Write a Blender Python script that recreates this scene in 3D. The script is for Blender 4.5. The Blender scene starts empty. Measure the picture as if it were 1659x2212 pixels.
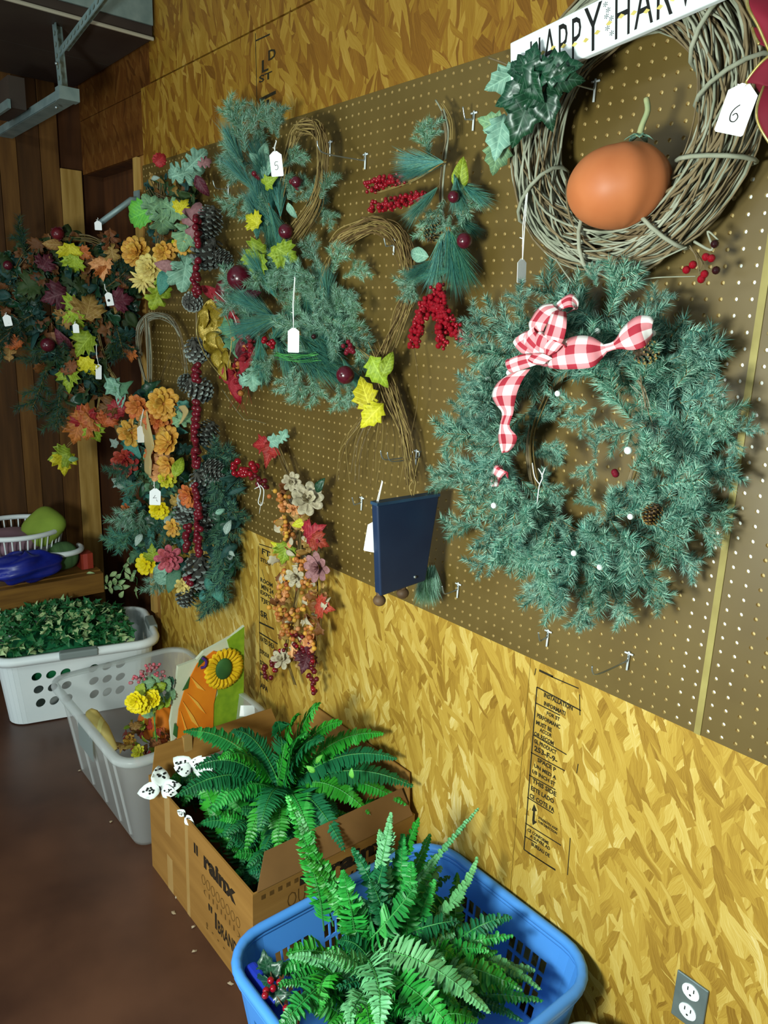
import bpy, bmesh, math, random
from mathutils import Vector, Matrix
random.seed(11)
sc = bpy.context.scene
# ------------------------------------------------------------------ camera
CAM = Vector((0.0, -1.25, 1.575))
RM = Matrix(((0.63336932, 0.20984721, -0.74485398),
             (0.77304834, -0.12778292, 0.62134354),
             (0.03520759, -0.96934807, -0.24315582)))     # camera right / down / forward as columns
F = 1654.07
FWD = RM.col[2].copy()
cd = bpy.data.cameras.new('camera'); cam = bpy.data.objects.new('camera', cd)
sc.collection.objects.link(cam)
cd.sensor_fit = 'VERTICAL'; cd.sensor_height = 36.0; cd.lens = F / 2212.0 * 36.0
cd.clip_start = 0.02
rx, ry, rz = RM.col[0], -RM.col[1], -RM.col[2]
cam.matrix_world = Matrix(((rx.x, ry.x, rz.x, CAM.x), (rx.y, ry.y, rz.y, CAM.y), (rx.z, ry.z, rz.z, CAM.z), (0, 0, 0, 1)))
sc.camera = cam
# ------------------------------------------------------------------ light
sc.view_settings.view_transform = 'Standard'; sc.view_settings.look = 'None'
sc.view_settings.gamma = 1.0; sc.view_settings.use_curve_mapping = False
sc.view_settings.exposure = 0.5
wd = bpy.data.worlds.new('world'); sc.world = wd; wd.use_nodes = True
wb = wd.node_tree.nodes['Background']; wb.inputs[0].default_value = (0.72, 0.9, 0.92, 1); wb.inputs[1].default_value = 0.20
def area(name, loc, target, sx, sy, power, color):
    l = bpy.data.lights.new(name, 'AREA'); l.shape = 'RECTANGLE'; l.size = sx; l.size_y = sy
    l.energy = power; l.color = color
    o = bpy.data.objects.new(name, l); sc.collection.objects.link(o); o.location = loc
    o.rotation_euler = (Vector(target) - Vector(loc)).to_track_quat('-Z', 'Y').to_euler()
    return o
area('added_near_light', (-0.62, -1.85, 1.25), (-0.70, 0.0, 0.95), 0.32, 0.28, 35, (0.88, 1.0, 0.92))  # added flash-like light to brighten the near wall; no lamp known here
area('ceiling_light_room', (-1.2, -3.4, 2.6), (-1.4, 0.0, 1.0), 1.2, 0.3, 16, (0.86, 1.0, 0.95))
area('open_door_daylight', (-2.5, -3.9, 0.85), (-2.5, 0.0, 0.15), 2.2, 1.4, 19, (0.82, 0.93, 1.0))

# ------------------------------------------------------------------ helpers
def ray(px, py): return (RM @ Vector(((px - 829.5), (py - 1106.0), F))) / F
def W(px, py, off=0.0):
    r = ray(px, py); t = (-off - CAM.y) / r.y; return CAM + r * t
def PZ(px, py, z):
    r = ray(px, py); t = (z - CAM.z) / r.z; return CAM + r * t
def PX(px, py, x):
    r = ray(px, py); t = (x - CAM.x) / r.x; return CAM + r * t
def mpp(p): return (p - CAM).dot(FWD) / F
def lin(h):
    h = h.lstrip('#'); o = []
    for i in (0, 2, 4):
        c = int(h[i:i + 2], 16) / 255.0
        o.append(c / 12.92 if c <= 0.04045 else ((c + 0.055) / 1.055) ** 2.4)
    return (o[0], o[1], o[2], 1.0)
V = Vector
I4 = Matrix.Identity(4)
U = random.uniform
WM = {}
def link(o): sc.collection.objects.link(o); return o
def props(o, label=None, cat=None, group=None, kind=None):
    if label: o['label'] = label
    if cat: o['category'] = cat
    if group: o['group'] = group
    if kind: o['kind'] = kind
    return o
def thing(name, label, cat, loc, group=None, kind=None):
    o = bpy.data.objects.new(name, None); link(o); o.empty_display_size = 0.05
    o.location = loc; WM[o.name] = Matrix.Translation(loc)
    return props(o, label, cat, group, kind)
def inst(me, name, parent=None, M=I4, label=None, kind=None):
    o = bpy.data.objects.new(name, me); link(o)
    M = M.copy(); WM[o.name] = M
    if parent is not None:
        o.parent = parent
        L = WM[parent.name].inverted() @ M
        o.matrix_parent_inverse = I4; o.matrix_basis = L
    else: o.matrix_world = M
    return props(o, label, None, None, kind)
class MB:
    def __init__(s): s.v = []; s.f = []; s.m = []; s.uv = []
    def add(s, vs, fs, mi=0, M=None, uv=None):
        b = len(s.v)
        s.v.extend([tuple(M @ V(p)) for p in vs] if M is not None else [tuple(p) for p in vs])
        for f in fs: s.f.append(tuple(b + i for i in f)); s.m.append(mi)
        if uv: s.uv.extend(uv)
        return s
    def box(s, a, b, mi=0, M=None):
        x0, y0, z0 = a; x1, y1, z1 = b
        return s.add([(x0,y0,z0),(x1,y0,z0),(x1,y1,z0),(x0,y1,z0),(x0,y0,z1),(x1,y0,z1),(x1,y1,z1),(x0,y1,z1)],
              [(0,3,2,1),(4,5,6,7),(0,1,5,4),(1,2,6,5),(2,3,7,6),(3,0,4,7)], mi, M)
    def tube(s, pts, r, n=6, mi=0, closed=False, cap=True):
        pts = [V(p) for p in pts]; k = len(pts)
        if not isinstance(r, (list, tuple)): r = [r] * k
        nrm = None; vs = []
        for i, p in enumerate(pts):
            if closed: t = pts[(i + 1) % k] - pts[i - 1]
            else: t = pts[min(i + 1, k - 1)] - pts[max(i - 1, 0)]
            if t.length < 1e-9: t = V((0, 0, 1))
            t.normalize()
            if nrm is None:
                a = V((0, 0, 1)) if abs(t.z) < 0.9 else V((1, 0, 0))
                nrm = t.cross(a).normalized()
            else:
                nrm = (nrm - t * nrm.dot(t))
                if nrm.length < 1e-6: nrm = t.orthogonal()
                nrm.normalize()
            bt = t.cross(nrm)
            for j in range(n):
                a = 2 * math.pi * j / n
                vs.append(p + (nrm * math.cos(a) + bt * math.sin(a)) * r[i])
        fs = []
        for i in range(k if closed else k - 1):
            for j in range(n):
                i2 = (i + 1) % k
                fs.append((i * n + j, i * n + (j + 1) % n, i2 * n + (j + 1) % n, i2 * n + j))
        if cap and not closed:
            fs.append(tuple(range(n))[::-1]); fs.append(tuple((k - 1) * n + j for j in range(n)))
        return s.add(vs, fs, mi)
    def sphere(s, c, r, nu=10, nv=7, mi=0, sc_=(1, 1, 1), fn=None):
        vs = []; fs = []
        for i in range(nv + 1):
            th = math.pi * i / nv
            for j in range(nu):
                ph = 2 * math.pi * j / nu
                d = V((math.sin(th) * math.cos(ph), math.sin(th) * math.sin(ph), math.cos(th)))
                k = fn(th, ph) if fn else 1.0
                vs.append((c[0] + d.x * r * sc_[0] * k, c[1] + d.y * r * sc_[1] * k, c[2] + d.z * r * sc_[2] * k))
        for i in range(nv):
            for j in range(nu):
                a, b = i * nu + j, i * nu + (j + 1) % nu
                c_, d_ = (i + 1) * nu + (j + 1) % nu, (i + 1) * nu + j
                if i == 0: fs.append((a, d_, c_))
                elif i == nv - 1: fs.append((a, d_, b))
                else: fs.append((a, d_, c_, b))
        return s.add(vs, fs, mi)
    def mesh(s, name, mats, smooth=False, uv=False):
        me = bpy.data.meshes.new(name); me.from_pydata(s.v, [], s.f)
        for m in (mats if isinstance(mats, (list, tuple)) else [mats]): me.materials.append(m)
        if any(s.m): me.polygons.foreach_set('material_index', s.m)
        if smooth: me.polygons.foreach_set('use_smooth', [True] * len(s.f))
        if uv and s.uv:
            l = me.uv_layers.new(name='UVMap')
            for lp in me.loops: l.data[lp.index].uv = s.uv[lp.vertex_index]
        me.update(); return me
    def obj(s, name, mats, parent=None, M=I4, smooth=False, label=None, kind=None, uv=False):
        return inst(s.mesh(name, mats, smooth, uv), name, parent, M, label, kind)
def single(name, mb, mats, label, cat, group=None, smooth=False, kind=None):
    o = mb.obj(name, mats, None, I4, smooth); return props(o, label, cat, group, kind)
def bez(p0, p1, p2, n):
    o = []
    for i in range(n + 1):
        t = i / n; o.append(p0 * (1 - t) ** 2 + p1 * (2 * t * (1 - t)) + p2 * t * t)
    return o
def crom(pts, per=6, closed=False):
    pts = [V(p) for p in pts]; k = len(pts); o = []
    rng = range(k) if closed else range(k - 1)
    for i in rng:
        g = (lambda q: pts[q % k]) if closed else (lambda q: pts[max(0, min(k - 1, q))])
        a, b, c, d = g(i - 1), g(i), g(i + 1), g(i + 2)
        for j in range(per):
            t = j / per
            o.append(0.5 * ((2 * b) + (c - a) * t + (2 * a - 5 * b + 4 * c - d) * t * t + (3 * b - a - 3 * c + d) * t ** 3))
    if not closed: o.append(pts[-1].copy())
    return o
def bevel(o, w, seg=2):
    m = o.modifiers.new('bevel', 'BEVEL'); m.width = w; m.segments = seg; m.limit_method = 'ANGLE'; return o
def solidify(o, t, off=0.0):
    m = o.modifiers.new('solidify', 'SOLIDIFY'); m.thickness = t; m.offset = off; return o
# ------------------------------------------------------------------ materials
def pm(name, c1, c2=None, rough=0.6, scale=8.0, var=0.0, spec=0.3, metal=0.0, stretch=None, bump=0.0, detail=4.0, extra=None):
    m = bpy.data.materials.new(name); m.use_nodes = True; nt = m.node_tree; N = nt.nodes; Lk = nt.links
    b = N['Principled BSDF']; b.inputs['Roughness'].default_value = rough; b.inputs['Metallic'].default_value = metal
    b.inputs['Specular IOR Level'].default_value = spec
    tc = N.new('ShaderNodeTexCoord'); mp = N.new('ShaderNodeMapping'); Lk.new(tc.outputs['Object'], mp.inputs[0])
    if stretch: mp.inputs['Scale'].default_value = stretch
    nz = N.new('ShaderNodeTexNoise'); nz.inputs['Scale'].default_value = scale; nz.inputs['Detail'].default_value = detail
    Lk.new(mp.outputs[0], nz.inputs['Vector'])
    mx = N.new('ShaderNodeMix'); mx.data_type = 'RGBA'
    rp = N.new('ShaderNodeMapRange'); rp.inputs[1].default_value = 0.32; rp.inputs[2].default_value = 0.68
    Lk.new(nz.outputs['Fac'], rp.inputs[0]); Lk.new(rp.outputs[0], mx.inputs['Factor'])
    mx.inputs['A'].default_value = lin(c1); mx.inputs['B'].default_value = lin(c2 or c1)
    out = mx.outputs['Result']
    if var > 0:
        oi = N.new('ShaderNodeObjectInfo'); hs = N.new('ShaderNodeHueSaturation')
        a = N.new('ShaderNodeMapRange'); a.inputs[3].default_value = 1 - var; a.inputs[4].default_value = 1 + var
        Lk.new(oi.outputs['Random'], a.inputs[0]); Lk.new(a.outputs[0], hs.inputs['Value']); Lk.new(out, hs.inputs['Color'])
        h = N.new('ShaderNodeMapRange'); h.inputs[3].default_value = 0.5 - var * 0.06; h.inputs[4].default_value = 0.5 + var * 0.06
        wn = N.new('ShaderNodeMath'); wn.operation = 'FRACT'; ml = N.new('ShaderNodeMath'); ml.operation = 'MULTIPLY'; ml.inputs[1].default_value = 7.31
        Lk.new(oi.outputs['Random'], ml.inputs[0]); Lk.new(ml.outputs[0], wn.inputs[0]); Lk.new(wn.outputs[0], h.inputs[0]); Lk.new(h.outputs[0], hs.inputs['Hue'])
        out = hs.outputs['Color']
    if name.endswith('leaf') or name.endswith('ivy') or name.endswith('petal'):
        sx = N.new('ShaderNodeSeparateXYZ'); Lk.new(tc.outputs['Object'], sx.inputs[0])
        ab = N.new('ShaderNodeMath'); ab.operation = 'ABSOLUTE'; Lk.new(sx.outputs[0], ab.inputs[0])
        yv = N.new('ShaderNodeMath'); yv.operation = 'MULTIPLY_ADD'; yv.inputs[1].default_value = -0.9; Lk.new(ab.outputs[0], yv.inputs[0]); Lk.new(sx.outputs[1], yv.inputs[2])
        fr = N.new('ShaderNodeMath'); fr.operation = 'MULTIPLY'; fr.inputs[1].default_value = 7.0; Lk.new(yv.outputs[0], fr.inputs[0])
        f2 = N.new('ShaderNodeMath'); f2.operation = 'FRACT'; Lk.new(fr.outputs[0], f2.inputs[0])
        l1 = N.new('ShaderNodeMath'); l1.operation = 'LESS_THAN'; l1.inputs[1].default_value = 0.13; Lk.new(f2.outputs[0], l1.inputs[0])
        l2 = N.new('ShaderNodeMath'); l2.operation = 'LESS_THAN'; l2.inputs[1].default_value = 0.014; Lk.new(ab.outputs[0], l2.inputs[0])
        mxv = N.new('ShaderNodeMath'); mxv.operation = 'MAXIMUM'; Lk.new(l1.outputs[0], mxv.inputs[0]); Lk.new(l2.outputs[0], mxv.inputs[1])
        sc_ = N.new('ShaderNodeMath'); sc_.operation = 'MULTIPLY'; sc_.inputs[1].default_value = 0.45; Lk.new(mxv.outputs[0], sc_.inputs[0])
        vm = N.new('ShaderNodeMix'); vm.data_type = 'RGBA'; Lk.new(sc_.outputs[0], vm.inputs['Factor']); Lk.new(out, vm.inputs['A'])
        base = lin(c1); vm.inputs['B'].default_value = tuple(min(1, x * 1.5 + .06) for x in base[:3]) + (1,)
        out = vm.outputs['Result']
    Lk.new(out, b.inputs['Base Color'])
    if bump > 0:
        bp = N.new('ShaderNodeBump'); bp.inputs['Strength'].default_value = bump; bp.inputs['Distance'].default_value = 0.004
        Lk.new(nz.outputs['Fac'], bp.inputs['Height']); Lk.new(bp.outputs[0], b.inputs['Normal'])
    return m
def osb_mat(name, tones, scale=1.0, seed=0.0):
    m = bpy.data.materials.new(name); m.use_nodes = True; nt = m.node_tree; N = nt.nodes; Lk = nt.links
    b = N['Principled BSDF']; b.inputs['Roughness'].default_value = 0.55; b.inputs['Specular IOR Level'].default_value = 0.25
    tc = N.new('ShaderNodeTexCoord')
    # warp so that strands bend and break up
    nzw = N.new('ShaderNodeTexNoise'); nzw.inputs['Scale'].default_value = 9.0 * scale; nzw.inputs['Detail'].default_value = 4
    Lk.new(tc.outputs['Object'], nzw.inputs['Vector'])
    wv = N.new('ShaderNodeVectorMath'); wv.operation = 'MULTIPLY_ADD'; wv.inputs[1].default_value = (0.035, 0.0, 0.035); Lk.new(nzw.outputs['Color'], wv.inputs[0]); Lk.new(tc.outputs['Object'], wv.inputs[2])
    layers = []
    for k, (ang, sx, sz, off) in enumerate(((0.06, 50, 8.0, 0.0), (-0.36, 42, 9.5, 3.1), (0.42, 46, 9.0, 7.7), (0.8, 40, 11, 11.3))):
        rt = N.new('ShaderNodeVectorRotate'); rt.rotation_type = 'Y_AXIS'; rt.inputs['Angle'].default_value = ang
        Lk.new(wv.outputs[0], rt.inputs['Vector'])
        mp = N.new('ShaderNodeMapping'); mp.inputs['Scale'].default_value = (sx * scale, 6 * scale, sz * scale); mp.inputs['Location'].default_value = (off + seed, off, seed * 1.7 + off)
        Lk.new(rt.outputs[0], mp.inputs[0])
        vo = N.new('ShaderNodeTexVoronoi'); vo.inputs['Scale'].default_value = 1.0; vo.inputs['Randomness'].default_value = 1.0
        Lk.new(mp.outputs[0], vo.inputs['Vector'])
        sp = N.new('ShaderNodeSeparateColor'); Lk.new(vo.outputs['Color'], sp.inputs[0])
        g = N.new('ShaderNodeTexNoise'); g.inputs['Scale'].default_value = 1.0; g.inputs['Detail'].default_value = 3
        mg = N.new('ShaderNodeMapping'); mg.inputs['Scale'].default_value = (420 * scale, 30, 16 * scale); Lk.new(rt.outputs[0], mg.inputs[0]); Lk.new(mg.outputs[0], g.inputs['Vector'])
        layers.append((sp, vo, g))
    # tone = strand value of the top layer present at this point
    tone = layers[0][0].outputs[0]; gr = layers[0][2].outputs['Fac']
    for k in (1, 2, 3):
        gt = N.new('ShaderNodeMath'); gt.operation = 'GREATER_THAN'; gt.inputs[1].default_value = (0, 0.52, 0.62, 0.74)[k]
        Lk.new(layers[k][0].outputs[1], gt.inputs[0])
        for which in (0, 1):
            mx = N.new('ShaderNodeMix'); Lk.new(gt.outputs[0], mx.inputs[0])
            Lk.new(tone if which == 0 else gr, mx.inputs[2]); Lk.new(layers[k][0].outputs[0] if which == 0 else layers[k][2].outputs['Fac'], mx.inputs[3])
            if which == 0: tone = mx.outputs[0]
            else: gr = mx.outputs[0]
    ad = N.new('ShaderNodeMath'); ad.operation = 'MULTIPLY_ADD'; ad.inputs[1].default_value = 0.5; Lk.new(gr, ad.inputs[0])
    sb = N.new('ShaderNodeMath'); sb.operation = 'MULTIPLY_ADD'; sb.inputs[1].default_value = 0.54; sb.inputs[2].default_value = 0.03; Lk.new(tone, sb.inputs[0]); Lk.new(sb.outputs[0], ad.inputs[2])
    big = N.new('ShaderNodeTexNoise'); big.inputs['Scale'].default_value = 2.3; big.inputs['Detail'].default_value = 2; Lk.new(tc.outputs['Object'], big.inputs['Vector'])
    a2 = N.new('ShaderNodeMath'); a2.operation = 'MULTIPLY_ADD'; a2.inputs[1].default_value = 0.5; Lk.new(big.outputs['Fac'], a2.inputs[0])
    a3 = N.new('ShaderNodeMath'); a3.operation = 'ADD'; a3.inputs[1].default_value = -0.25; Lk.new(ad.outputs[0], a2.inputs[2]); Lk.new(a2.outputs[0], a3.inputs[0])
    cr = N.new('ShaderNodeValToRGB'); e = cr.color_ramp.elements
    pos = (0.0, 0.2, 0.42, 0.62, 0.82, 1.0)
    e[0].position = 0; e[0].color = lin(tones[0]); e[1].position = 1; e[1].color = lin(tones[5])
    for k in (1, 2, 3, 4):
        n = cr.color_ramp.elements.new(pos[k]); n.color = lin(tones[k])
    Lk.new(a3.outputs[0], cr.inputs[0]); Lk.new(cr.outputs[0], b.inputs['Base Color'])
    bp = N.new('ShaderNodeBump'); bp.inputs['Strength'].default_value = 0.35; bp.inputs['Distance'].default_value = 0.002
    Lk.new(a3.outputs[0], bp.inputs['Height']); Lk.new(bp.outputs[0], b.inputs['Normal'])
    return m
def gingham_mat():
    m = bpy.data.materials.new('gingham'); m.use_nodes = True; nt = m.node_tree; N = nt.nodes; Lk = nt.links
    b = N['Principled BSDF']; b.inputs['Roughness'].default_value = 0.8
    uv = N.new('ShaderNodeUVMap'); uv.uv_map = 'UVMap'; sp = N.new('ShaderNodeSeparateXYZ'); Lk.new(uv.outputs[0], sp.inputs[0])
    hs = []
    for k in (0, 1):
        fr = N.new('ShaderNodeMath'); fr.operation = 'FRACT'; Lk.new(sp.outputs[k], fr.inputs[0])
        gt = N.new('ShaderNodeMath'); gt.operation = 'GREATER_THAN'; gt.inputs[1].default_value = 0.5; Lk.new(fr.outputs[0], gt.inputs[0])
        h = N.new('ShaderNodeMath'); h.operation = 'MULTIPLY'; h.inputs[1].default_value = 0.5; Lk.new(gt.outputs[0], h.inputs[0]); hs.append(h)
    ad = N.new('ShaderNodeMath'); ad.operation = 'ADD'; Lk.new(hs[0].outputs[0], ad.inputs[0]); Lk.new(hs[1].outputs[0], ad.inputs[1])
    cr = N.new('ShaderNodeValToRGB'); cr.color_ramp.interpolation = 'CONSTANT'; e = cr.color_ramp.elements
    e[0].color = lin('#f4ece8'); e[1].position = 0.75; e[1].color = lin('#a82436'); n = cr.color_ramp.elements.new(0.25); n.color = lin('#e08c92')
    Lk.new(ad.outputs[0], cr.inputs[0]); Lk.new(cr.outputs[0], b.inputs['Base Color'])
    return m
def clear_mat(name, tint, opac):
    m = bpy.data.materials.new(name); m.use_nodes = True; nt = m.node_tree; N = nt.nodes; Lk = nt.links
    b = N['Principled BSDF']; b.inputs['Base Color'].default_value = lin(tint); b.inputs['Roughness'].default_value = 0.3
    tl = N.new('ShaderNodeBsdfTranslucent'); tl.inputs[0].default_value = lin(tint)
    tr = N.new('ShaderNodeBsdfTransparent'); tr.inputs[0].default_value = (0.93, 0.97, 0.97, 1)
    m1 = N.new('ShaderNodeMixShader'); m1.inputs[0].default_value = 0.5; Lk.new(b.outputs[0], m1.inputs[1]); Lk.new(tl.outputs[0], m1.inputs[2])
    m2 = N.new('ShaderNodeMixShader'); m2.inputs[0].default_value = opac; Lk.new(tr.outputs[0], m2.inputs[1]); Lk.new(m1.outputs[0], m2.inputs[2])
    Lk.new(m2.outputs[0], N['Material Output'].inputs[0]); return m
OSB_T = ('#5a3e12', '#8a641e', '#aa8430', '#bc983e', '#ceb05c', '#ecdaa4')
MT = dict(
 osb=osb_mat('osb', OSB_T, 1.22),
 osb2=osb_mat('osb_upper', ('#4c2e0c', '#6e4612', '#86591a', '#987022', '#aa8434', '#c2a05c'), 1.0, 4.4),
 osb3=osb_mat('osb_shaded', ('#3c1e0c', '#54300f', '#663a14', '#704418', '#7c5022', '#8c6430'), 1.0, 9.1),  # shade below the raised door, put into the board colour
 osb_edge=pm('osb_edge', '#7a5218', '#4c300c', 0.8, 90),
 peg=pm('pegboard_face', '#5e4a1e', '#6a5628', 0.42, 5, spec=0.55),
 pegcore=pm('pegboard_core', '#d8c088', '#c0a468', 0.8, 60),
 strip=pm('seam_strip', '#a69858', '#8c7c44', 0.5, 12),
 floor=pm('floor_paint', '#5e3e2e', '#422a20', 0.34, 3.2, spec=0.4, bump=0.05, detail=8),
 wood=pm('pine_lumber', '#a87a3c', '#8c5f2a', 0.6, 5, stretch=(9, 9, 0.9)),
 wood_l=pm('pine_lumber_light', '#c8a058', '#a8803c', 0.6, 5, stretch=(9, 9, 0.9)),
 wood_y=pm('bench_lumber', '#8c6228', '#6c481c', 0.6, 5, stretch=(9, 0.9, 9)),
 endb=pm('end_wall_board', '#7c5426', '#5c3a18', 0.65, 4, stretch=(9, 9, 0.8)),
 endb2=pm('end_wall_board_dark', '#5c3a1a', '#442a12', 0.65, 4, stretch=(9, 9, 0.8)),
 wood_d=pm('dark_sheathing', '#5c3416', '#442510', 0.7, 4, stretch=(6, 6, 0.7)),
 galv=pm('galvanised_steel', '#9cb0ae', '#7c9494', 0.5, 16, metal=0.4, spec=0.5),
 hole=pm('dark_hole', '#1a2020', None, 0.8),
 door=pm('overhead_door', '#4a4038', '#3a2f2c', 0.55, 3),
 wire=pm('hook_wire', '#b8c0c0', '#98a4a4', 0.3, 20, metal=0.8, spec=0.6),
 cable=pm('white_cable', '#b8b09c', None, 0.5),
 white=pm('white_plastic', '#f0f4f4', '#e4ecee', 0.4, 4),
 card=pm('tag_card', '#ffffff', None, 0.6),
 string=pm('white_string', '#f2f2ee', None, 0.8),
 ink=pm('black_ink', '#141412', None, 0.7),
 stamp=pm('stamp_ink', '#1c180c', '#30280f', 0.7, 160),
 greyp=pm('grey_plastic', '#808a88', None, 0.5),
 blue=pm('blue_plastic', '#4c94e8', '#5298ea', 0.38, 3, spec=0.4),
 blue_d=pm('blue_handle', '#1c34b4', '#2238a8', 0.45, 10),
 navy=pm('navy_paint', '#182844', '#1e304c', 0.42, 9, spec=0.4),
 navy_e=pm('navy_edge', '#33506a', '#243c54', 0.45, 12),
 knob=pm('wood_knob', '#6a5038', '#4c3826', 0.6, 20),
 board=pm('cardboard', '#9c7034', '#8c622a', 0.75, 3, stretch=(1, 1, 14)),
 board_i=pm('cardboard_inside', '#7c5830', '#6c4c28', 0.8, 6),
 tape=pm('packing_tape', '#b4905a', '#a8844c', 0.35, 10),
 ink_b=pm('box_print', '#1c130a', '#2c2010', 0.7, 70),
 ink_s=pm('box_print_thin', '#54390f', '#6c4a1c', 0.7, 40),
 fern=pm('fern_leaf', '#2c9a34', '#1f7c2e', 0.42, 12, var=0.25, spec=0.4),
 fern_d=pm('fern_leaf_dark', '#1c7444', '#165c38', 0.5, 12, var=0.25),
 fern_p=pm('fern_leaf_pale', '#7cc084', '#549c62', 0.5, 14, var=0.15),
 rachis=pm('fern_stem', '#5cae5c', '#3c8a44', 0.5, 20),
 pine_t=pm('pine_needle_teal', '#2c7068', '#548e80', 0.6, 30, var=0.25),
 pine_g=pm('pine_needle_green', '#48785a', '#648f6c', 0.6, 30, var=0.25),
 pine_f=pm('frosted_needle', '#a8ccb8', '#88b49c', 0.6, 40, var=0.15),
 pine_w=pm('frosted_wreath_needle', '#3e7262', '#528a78', 0.6, 40, var=0.3),
 pine_d=pm('evergreen_dark', '#1c3c34', '#2a5450', 0.6, 25, var=0.25),
 twig=pm('twig_bark', '#7a6438', '#5c4a28', 0.8, 30, var=0.2),
 vine=pm('grapevine_grey', '#a8a894', '#808470', 0.85, 26),
 vine2=pm('grapevine_brown', '#6c5a40', '#8a7a5c', 0.85, 26),
 gold_t=pm('gold_twig', '#ac925a', '#84703c', 0.75, 26),
 pump=pm('pumpkin_skin', '#cc7c4c', '#b8683c', 0.5, 7, spec=0.35),
 stem=pm('pumpkin_stem', '#b8ae7c', '#8a9a70', 0.7, 20),
 red=pm('red_berry', '#a01022', '#780a18', 0.16, 8, spec=0.6),
 redd=pm('maroon_ball', '#5c1424', '#4a0e1e', 0.25, 8, spec=0.6),
 redb=pm('maroon_ball_bright', '#6c1822', '#5a121c', 0.3, 8, spec=0.5),
 bead=pm('bead_red', '#7c1426', '#5c0e1e', 0.28, 8, spec=0.5),
 blackb=pm('black_berry', '#2c0c10', None, 0.25, spec=0.6),
 whiteb=pm('white_berry', '#f4f8f4', None, 0.35),
 oranb=pm('orange_berry', '#c07c3c', '#a4602c', 0.4, 10, var=0.2),
 velvet=pm('red_velvet', '#8c1a30', '#5e0e1e', 0.75, 6),
 gold=pm('gold_wire', '#c8b878', '#a89048', 0.35, 60, metal=0.6),
 goldr=pm('gold_mesh_ribbon', '#8c7a1c', '#b49434', 0.3, 24, metal=0.35, spec=0.6, bump=0.4),
 glit=pm('red_glitter', '#8c1220', '#b42030', 0.25, 60, metal=0.2, spec=0.6, bump=0.6),
 cone=pm('pinecone_scale', '#56544c', '#3c3c38', 0.75, 40, var=0.2),
 cone_t=pm('pinecone_tip', '#9aa49c', '#788480', 0.75, 40, var=0.2),
 coneb=pm('brown_pinecone', '#54402c', '#3c2c1e', 0.75, 40),
 yel=pm('yellow_leaf', '#c8c024', '#a8a018', 0.55, 12, var=0.2),
 yelg=pm('yellow_green_leaf', '#96aa2c', '#748c20', 0.55, 12, var=0.2),
 lime=pm('lime_leaf', '#74c440', '#58aa50', 0.5, 12),
 sage=pm('sage_oak_leaf', '#7ca070', '#62886a', 0.6, 10, var=0.15),
 mint=pm('mint_leaf', '#8cb49c', '#6a9884', 0.6, 10, var=0.15),
 ltree=pm('deep_green_leaf', '#1c4a30', '#123424', 0.35, 10, var=0.25, spec=0.5),
 oliv=pm('olive_foliage', '#2c4420', '#3a4a24', 0.6, 10, var=0.35),
 oran=pm('orange_leaf', '#b8662c', '#94481c', 0.55, 8, var=0.2),
 redl=pm('red_leaf', '#a83428', '#88201c', 0.55, 8, var=0.2),
 marl=pm('maroon_leaf', '#5c202c', '#481622', 0.55, 8, var=0.2),
 tanl=pm('tan_leaf', '#9c7c3c', '#84602c', 0.6, 8, var=0.2),
 brnl=pm('brown_leaf', '#7a4c20', '#5c3616', 0.6, 8, var=0.25),
 mum=pm('golden_petal', '#d4a040', '#bc8028', 0.55, 3, var=0.2),
 mumc=pm('cream_petal', '#dcc878', '#ccb05c', 0.55, 10, var=0.12),
 mumo=pm('orange_petal', '#c47030', '#a85020', 0.55, 3, var=0.2),
 peach=pm('peach_petal', '#dc9c64', '#c88450', 0.55, 10, var=0.12),
 pink=pm('pink_petal', '#c4606a', '#a84854', 0.55, 10, var=0.12),
 knotc=pm('ribbon_knot', '#d88c94', '#b0404e', 0.8, 40),
 pback=pm('pegboard_backing', '#c4b07c', '#b49e6a', 0.8, 20),
 rose=pm('cream_rose', '#c8bc9c', '#a89c84', 0.6, 10, var=0.1),
 dusty=pm('dusty_pink_rose', '#a87878', '#8c6060', 0.6, 10, var=0.1),
 beige=pm('beige_ribbon', '#c0aa74', '#a8905c', 0.6, 6),
 daisy=pm('yellow_daisy', '#f0dc18', '#dcc410', 0.5, 10, var=0.08),
 dcent=pm('flower_centre', '#8c6c1c', '#5c4814', 0.7, 30),
 ivy=pm('ivy_leaf', '#2c7040', '#1c5830', 0.45, 20, var=0.3),
 ivyp=pm('variegated_ivy', '#bccc94', '#6c9c60', 0.5, 60, var=0.2),
 greyl=pm('grey_green_leaf', '#a4b4a8', '#84988c', 0.6, 12, var=0.15),
 flagw=pm('flag_white', '#d8dcc0', '#c8ccb0', 0.7, 8),
 flagg=pm('flag_green', '#90b024', '#74981c', 0.7, 30),
 flago=pm('flag_orange', '#ec8c1c', '#dc7414', 0.7, 10),
 flagh=pm('flag_orange_light', '#f8bc4c', '#f4ac3c', 0.7, 10),
 flagy=pm('flag_yellow', '#f4cc20', '#e8b814', 0.7, 12),
 flagd=pm('flag_dark_green', '#3c6c30', '#2c5428', 0.7, 12),
 flagp=pm('flag_purple', '#44206c', None, 0.7),
 orfab=pm('orange_fabric', '#d87818', '#c46410', 0.7, 8),
 butw=pm('butterfly_white', '#eef4f0', None, 0.6),
 pill=pm('green_pillow', '#8ca43c', '#7c9434', 0.8, 10),
 bagb=pm('blue_bag', '#1c2c9c', '#10186a', 0.35, 9, spec=0.5),
 pinkc=pm('pink_cloth', '#a88490', '#8c6c7c', 0.8, 6),
 greenc=pm('green_cloth', '#4c6c40', '#3c5834', 0.8, 6, stretch=(1, 12, 1)),
 clearbag=clear_mat('clear_bag', '#c8d0d4', 0.5),
 tub=clear_mat('clear_tub', '#fcfeff', 0.38),
 gingham=gingham_mat(),
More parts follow.
